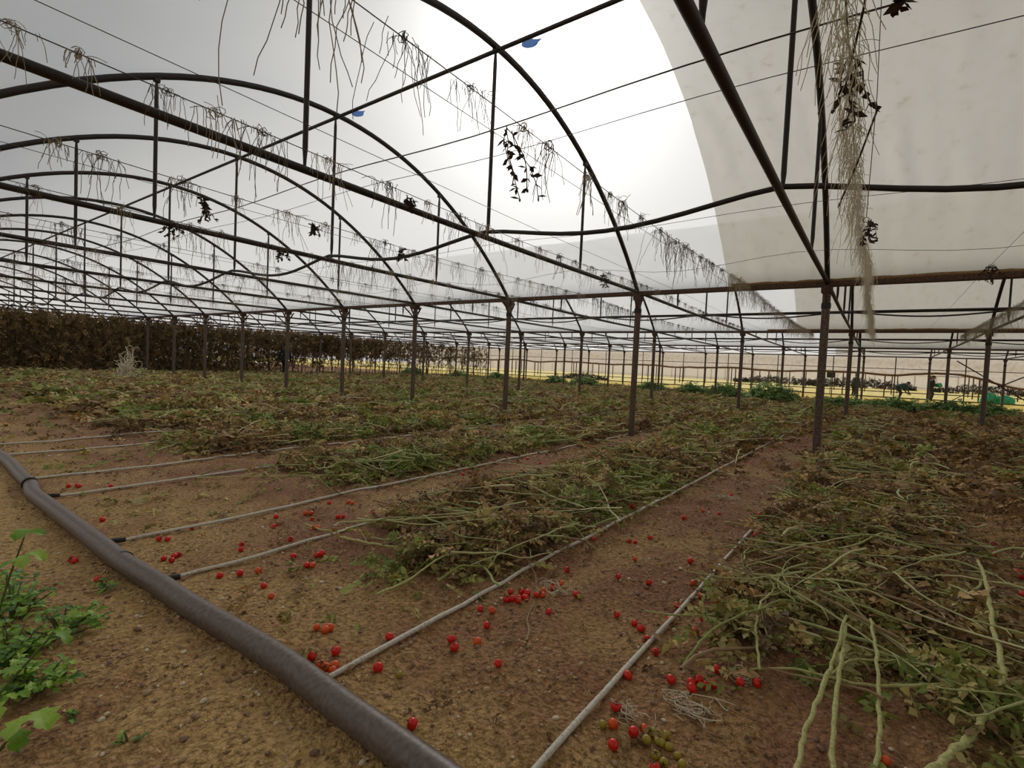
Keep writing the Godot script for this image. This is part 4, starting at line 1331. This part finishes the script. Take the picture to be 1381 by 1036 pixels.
# ---------------------------------------------------------------- people
func seg_dist(p: Vector3, a: Vector3, b: Vector3, ra: float, rb: float) -> float:
	var ab := b - a
	var t := clampf((p - a).dot(ab) / maxf(ab.length_squared(), 1e-9), 0, 1)
	return p.distance_to(a + ab * t) - lerpf(ra, rb, t)

func body_mesh(bones: Array, cell: float) -> ArrayMesh:
	# bones: [a, b, ra, rb, colour]; smooth union meshed as surface nets
	var lo := Vector3.ONE * 1e9
	var hi := -lo
	for b in bones:
		var r: float = maxf(b[2], b[3]) + 0.04
		for q: Vector3 in [b[0], b[1]]:
			lo = lo.min(q - Vector3.ONE * r); hi = hi.max(q + Vector3.ONE * r)
	var nx := int((hi.x - lo.x) / cell) + 2
	var ny := int((hi.y - lo.y) / cell) + 2
	var nz := int((hi.z - lo.z) / cell) + 2
	var f := PackedFloat32Array()
	f.resize(nx * ny * nz)
	f.fill(1.0)
	var k := 0.03
	for b in bones:
		var r: float = maxf(b[2], b[3]) + 0.07
		var bl: Vector3 = ((b[0] as Vector3).min(b[1]) - Vector3.ONE * r - lo) / cell
		var bh: Vector3 = ((b[0] as Vector3).max(b[1]) + Vector3.ONE * r - lo) / cell
		for z in range(maxi(0, int(bl.z)), mini(nz, int(bh.z) + 2)):
			for y in range(maxi(0, int(bl.y)), mini(ny, int(bh.y) + 2)):
				for x in range(maxi(0, int(bl.x)), mini(nx, int(bh.x) + 2)):
					var i := (z * ny + y) * nx + x
					var d := seg_dist(lo + Vector3(x, y, z) * cell, b[0], b[1], b[2], b[3])
					var o := f[i]
					var h := clampf(0.5 + 0.5 * (o - d) / k, 0, 1)
					f[i] = lerpf(o, d, h) - k * h * (1.0 - h)
	var mb := MB.new()
	var at := {}
	for z in nz - 1:
		for y in ny - 1:
			for x in nx - 1:
				var s := Vector3.ZERO
				var n := 0
				var corner := PackedFloat32Array()
				for c in 8: corner.append(f[((z + (c >> 2)) * ny + y + ((c >> 1) & 1)) * nx + x + (c & 1)])
				var inside := 0
				for c in 8: if corner[c] < 0: inside += 1
				if inside == 0 or inside == 8: continue
				for e in [[0, 1], [2, 3], [4, 5], [6, 7], [0, 2], [1, 3], [4, 6], [5, 7], [0, 4], [1, 5], [2, 6], [3, 7]]:
					var a: int = e[0]
					var b: int = e[1]
					if (corner[a] < 0) != (corner[b] < 0):
						var t := corner[a] / (corner[a] - corner[b])
						s += Vector3(a & 1, (a >> 1) & 1, a >> 2).lerp(Vector3(b & 1, (b >> 1) & 1, b >> 2), t)
						n += 1
				var p := lo + (Vector3(x, y, z) + s / n) * cell
				var grad := Vector3(corner[1] - corner[0] + corner[3] - corner[2] + corner[5] - corner[4] + corner[7] - corner[6], corner[2] - corner[0] + corner[3] - corner[1] + corner[6] - corner[4] + corner[7] - corner[5], corner[4] - corner[0] + corner[5] - corner[1] + corner[6] - corner[2] + corner[7] - corner[3])
				var best := 1e9
				for b in bones:
					var d := seg_dist(p, b[0], b[1], b[2], b[3])
					if d < best:
						best = d; mb.col = b[4]
				at[(z * ny + y) * nx + x] = mb.vert(p, grad.normalized())
	for z in range(1, nz - 1):
		for y in range(1, ny - 1):
			for x in range(1, nx - 1):
				var i := (z * ny + y) * nx + x
				var inn := f[i] < 0
				for ax in 3:
					var st: int = [1, nx, nx * ny][ax]
					if inn == (f[i + st] < 0): continue
					var u: int = [nx, nx * ny, 1][ax]
					var w: int = [nx * ny, 1, nx][ax]
					if at.has(i) and at.has(i - u) and at.has(i - w) and at.has(i - u - w):
						if inn: mb.quad(at[i], at[i - w], at[i - u - w], at[i - u])
						else: mb.quad(at[i], at[i - u], at[i - u - w], at[i - w])
	return mb.mesh()

func person(label: String, at: Vector3, turn: float, bend: float, knees: float, reach: Array, shirt: Color, trousers: Color) -> Node3D:
	# hips at the root of the spine; bend tips the trunk forward (towards -z), reach gives the two hands
	var skin := Color(0.25, 0.14, 0.09)
	var hip_y := 0.86 - 0.12 * knees
	var hip := Vector3(0, hip_y, 0.10 * bend)
	var up := Vector3(0, cos(bend), -sin(bend))
	var chest := hip + up * 0.40
	var neck := hip + up * 0.52
	var head := neck + (up * 0.6 + Vector3(0, 0.35, -0.1 - 0.3 * bend)).normalized() * 0.15
	var bones := []
	bones.append([hip, chest, 0.135, 0.15, shirt])
	bones.append([chest + Vector3(-0.13, 0, 0) + up * 0.07, chest + Vector3(0.13, 0, 0) + up * 0.07, 0.075, 0.075, shirt])
	bones.append([neck - up * 0.03, head, 0.055, 0.055, skin])
	bones.append([head + Vector3(0, -0.03, -0.015), head + Vector3(0, 0.05, 0.01), 0.085, 0.095, skin])
	bones.append([head + Vector3(0, -0.01, -0.09), head + Vector3(0, -0.03, -0.105), 0.016, 0.02, skin])
	for s: float in [-1.0, 1.0]:
		bones.append([head + Vector3(0.088 * s, 0.0, 0.01), head + Vector3(0.092 * s, 0.02, 0.015), 0.018, 0.018, skin])
		var h0 := hip + Vector3(0.085 * s, -0.04, 0)
		var foot := Vector3(0.13 * s, 0.07, 0.06 * s)
		var knee := (h0 + foot) / 2 + Vector3(0, 0.02, -0.08 - 0.16 * knees)
		bones.append([h0, knee, 0.095, 0.068, trousers])
		bones.append([knee, foot, 0.066, 0.05, trousers])
		bones.append([foot + Vector3(0, -0.02, 0.03), foot + Vector3(0.01 * s, -0.03, -0.15), 0.042, 0.036, Color(0.03, 0.025, 0.02)])
		var sh := chest + Vector3(0.19 * s, 0, 0) + up * 0.08
		var hand: Vector3 = reach[0 if s < 0 else 1]
		var mid := (sh + hand) / 2 + Vector3(0.07 * s, -0.05, 0.07)
		bones.append([sh, mid, 0.062, 0.05, shirt])
		bones.append([mid, hand, 0.048, 0.036, shirt])
		var d := (hand - mid).normalized()
		bones.append([hand, hand + d * 0.07, 0.034, 0.036, skin])
		for k in 4:
			var o := Vector3(0.0, 0, (k - 1.5) * 0.021)
			bones.append([hand + d * 0.07 + o, hand + d * (0.12 + 0.012 * (1.5 - absf(k - 1.5))) + o * 1.1 + Vector3(-0.012 * s, 0, 0), 0.0115, 0.0095, skin])
		bones.append([hand + d * 0.03 + Vector3(0, 0, -0.03), hand + d * 0.07 + Vector3(-0.02 * s, 0, -0.055), 0.013, 0.011, skin])
	var t := thing("person", label, "person", "people working in the greenhouse", "", at)
	t.rotation.y = turn
	part(t, "figure", body_mesh(bones, 0.022), M["body"])
	var hm := MB.new()
	var prof := []
	for i in 8:
		var a := lerpf(-0.15, PI / 2, i / 7.0)
		prof.append(Vector2(0.108 * cos(a), 0.115 * sin(a)))
	hm.lathe(prof, 14)
	part(t, "hair", hm.mesh(), M["hair"], head + Vector3(0, 0.035, 0.012), Basis(Vector3.RIGHT, -0.35 * bend))
	return t

func build_people() -> void:
	var navy := Color(0.012, 0.012, 0.022)
	var dark := Color(0.02, 0.018, 0.018)
	person("person in dark clothes standing before the dried crop at the left", Vector3(-10.2, 0, -5.75), 0.6, 0.08, 0.1, [Vector3(-0.27, 0.80, -0.05), Vector3(0.27, 0.80, -0.05)], navy, navy)
	person("person in dark clothes bending down outside the side wall, teal at the sleeve", Vector3(15.25, 0, -33.2), -1.15, 1.25, 0.5, [Vector3(-0.18, 0.42, -0.55), Vector3(0.18, 0.42, -0.5)], Color(0.02, 0.045, 0.045), navy)
	person("person in a long dark coat standing outside, holding a green bundle", Vector3(16.85, 0, -33.6), -1.5, 0.15, 0.2, [Vector3(-0.15, 0.98, -0.33), Vector3(0.15, 0.95, -0.35)], dark, dark)
	person("person in dark clothes stooping behind the second-row post outside", Vector3(12.75, 0, -34.0), -0.7, 0.5, 0.3, [Vector3(-0.2, 0.62, -0.35), Vector3(0.2, 0.62, -0.35)], Color(0.025, 0.03, 0.02), dark)

# ---------------------------------------------------------------- the rest
func lump(rg: RandomNumberGenerator, size: Vector3, seed_: int) -> ArrayMesh:
	var nz := FastNoiseLite.new()
	nz.seed = seed_; nz.frequency = 1.6
	var mb := MB.new()
	var rows := []
	for i in 25:
		var row := []
		for j in 15:
			var a := TAU * i / 24.0
			var b := PI * j / 14.0
			var d := Vector3(cos(a) * sin(b), cos(b), sin(a) * sin(b))
			var f := 1.0 + 0.4 * nz.get_noise_3d(d.x, d.y, d.z) + 0.45 * nz.get_noise_3d(d.x * 3, d.y * 3, d.z * 3)
			row.append(Vector3(d.x * size.x, maxf(d.y, -0.5) * size.y, d.z * size.z) * f)
		rows.append(row)
	mb.grid(rows)
	return mb.mesh()

func tangle(rg: RandomNumberGenerator, n: int, size: Vector3, r: float, centre: Vector3) -> ArrayMesh:
	var mb := MB.new()
	for i in n:
		var p := Vector3(rg.randfn(0, 0.35), rg.randfn(0, 0.3), rg.randfn(0, 0.35))
		var d := Vector3(rg.randf_range(-1, 1), rg.randf_range(-1, 1), rg.randf_range(-1, 1)).normalized()
		var pts := []
		for j in 9:
			var q := p * size + centre
			q.y = maxf(q.y, 0.004)
			pts.append(q)
			d = (d + Vector3(rg.randf_range(-0.8, 0.8), rg.randf_range(-0.8, 0.8), rg.randf_range(-0.8, 0.8)) - p * 0.35).normalized()
			p += d * 0.22
		mb.tube(pts, r, 3, false)
	return mb.mesh()

func build_small_things() -> void:
	var rg := RandomNumberGenerator.new()
	rg.seed = 31
	var t := thing("green_tarp_bundle", "bright green crumpled tarp bundle lying outside at the right", "tarp", "", "", Vector3(19.1, 0.12, -27.6))
	part(t, "sheet", lump(rg, Vector3(0.36, 0.44, 0.3), 5), M["tarp_green"], Vector3(-0.28, 0.16, 0))
	part(t, "sheet", lump(rg, Vector3(0.36, 0.40, 0.3), 6), M["tarp_green"], Vector3(0.28, 0.14, 0))
	single("green_bundle", lump(rg, Vector3(0.2, 0.16, 0.18), 9), M["tarp_green"], "small green bundle in the arms of the standing person", "bundle", "", "", Vector3(17.2, 1.0, -33.6))
	var cr := thing("dark_crate", "dark square crate on a thin pole left of the nearest post", "crate", "", "", Vector3(11.45, 0, -33.0))
	var bx := MB.new()
	bx.box(Vector3(0, 1.45, 0), Vector3(0.48, 0.48, 0.4))
	bx.box(Vector3(0, 1.70, 0), Vector3(0.54, 0.04, 0.46))
	part(cr, "box", bx.mesh(), M["crate_dark"])
	var pl := MB.new()
	pl.tube([Vector3(0, -0.05, 0), Vector3(0, 1.25, 0)], 0.025, 6)
	part(cr, "pole", pl.mesh(), M["crate_dark"])
	single("twine_ball", tangle(rg, 60, Vector3(0.42, 0.5, 0.3), 0.009, Vector3(0, 0.42, 0)), M["twine_pale"], "pale tangled ball of old twine standing on the vines at the far left", "twine", "", "", Vector3(-5.0, 0.02, 2.4))
	var scraps := [[13.63, 6.42, 0.11, "white frayed twine scrap on the soil by the bottom right stalks"], [13.72, 6.13, 0.06, "white twine knot beside the pair of red tomatoes at the right heap"], [12.85, 5.95, 0.10, "pale shredded twine lying in the middle of the bare strip"], [13.0, 3.3, 0.13, "pale twine scrap on the bare strip near its far end"], [12.68, 2.1, 0.12, "white twine knot on the drip line left of the nearest post"], [13.46, 6.55, 0.06, "small whitish scrap among the greenish-yellow tomatoes"], [14.66, 2.0, 0.14, "pale twisted scrap along the drip line at the right edge"]]
	for s in scraps:
		single("twine_scrap", tangle(rg, 26, Vector3(s[2], 0.03, s[2] * 0.7), 0.0016, Vector3(0, 0.012, 0)), M["twine_pale"], s[3], "twine", "twine scraps on the soil", "", Vector3(s[0], ground_y(s[0], s[1]), s[1]))
	# two crop wires' hanging strings with a ring at the upper right
	var mb := MB.new()
	mb.tube([Vector3(13.98, 2.45, 6.1), Vector3(13.99, 2.0, 6.1), Vector3(13.985, 1.62, 6.1)], 0.0012, 4)
	var ring := []
	for k in 13: ring.append(Vector3(13.985 + 0.008 * sin(TAU * k / 12.0), 1.61 + 0.008 * cos(TAU * k / 12.0), 6.1))
	mb.tube(ring, 0.0012, 4, false)
	single("hanging_string", mb.mesh(), M["twine_dark"], "thin straight string with a small ring hanging at the upper right", "string")
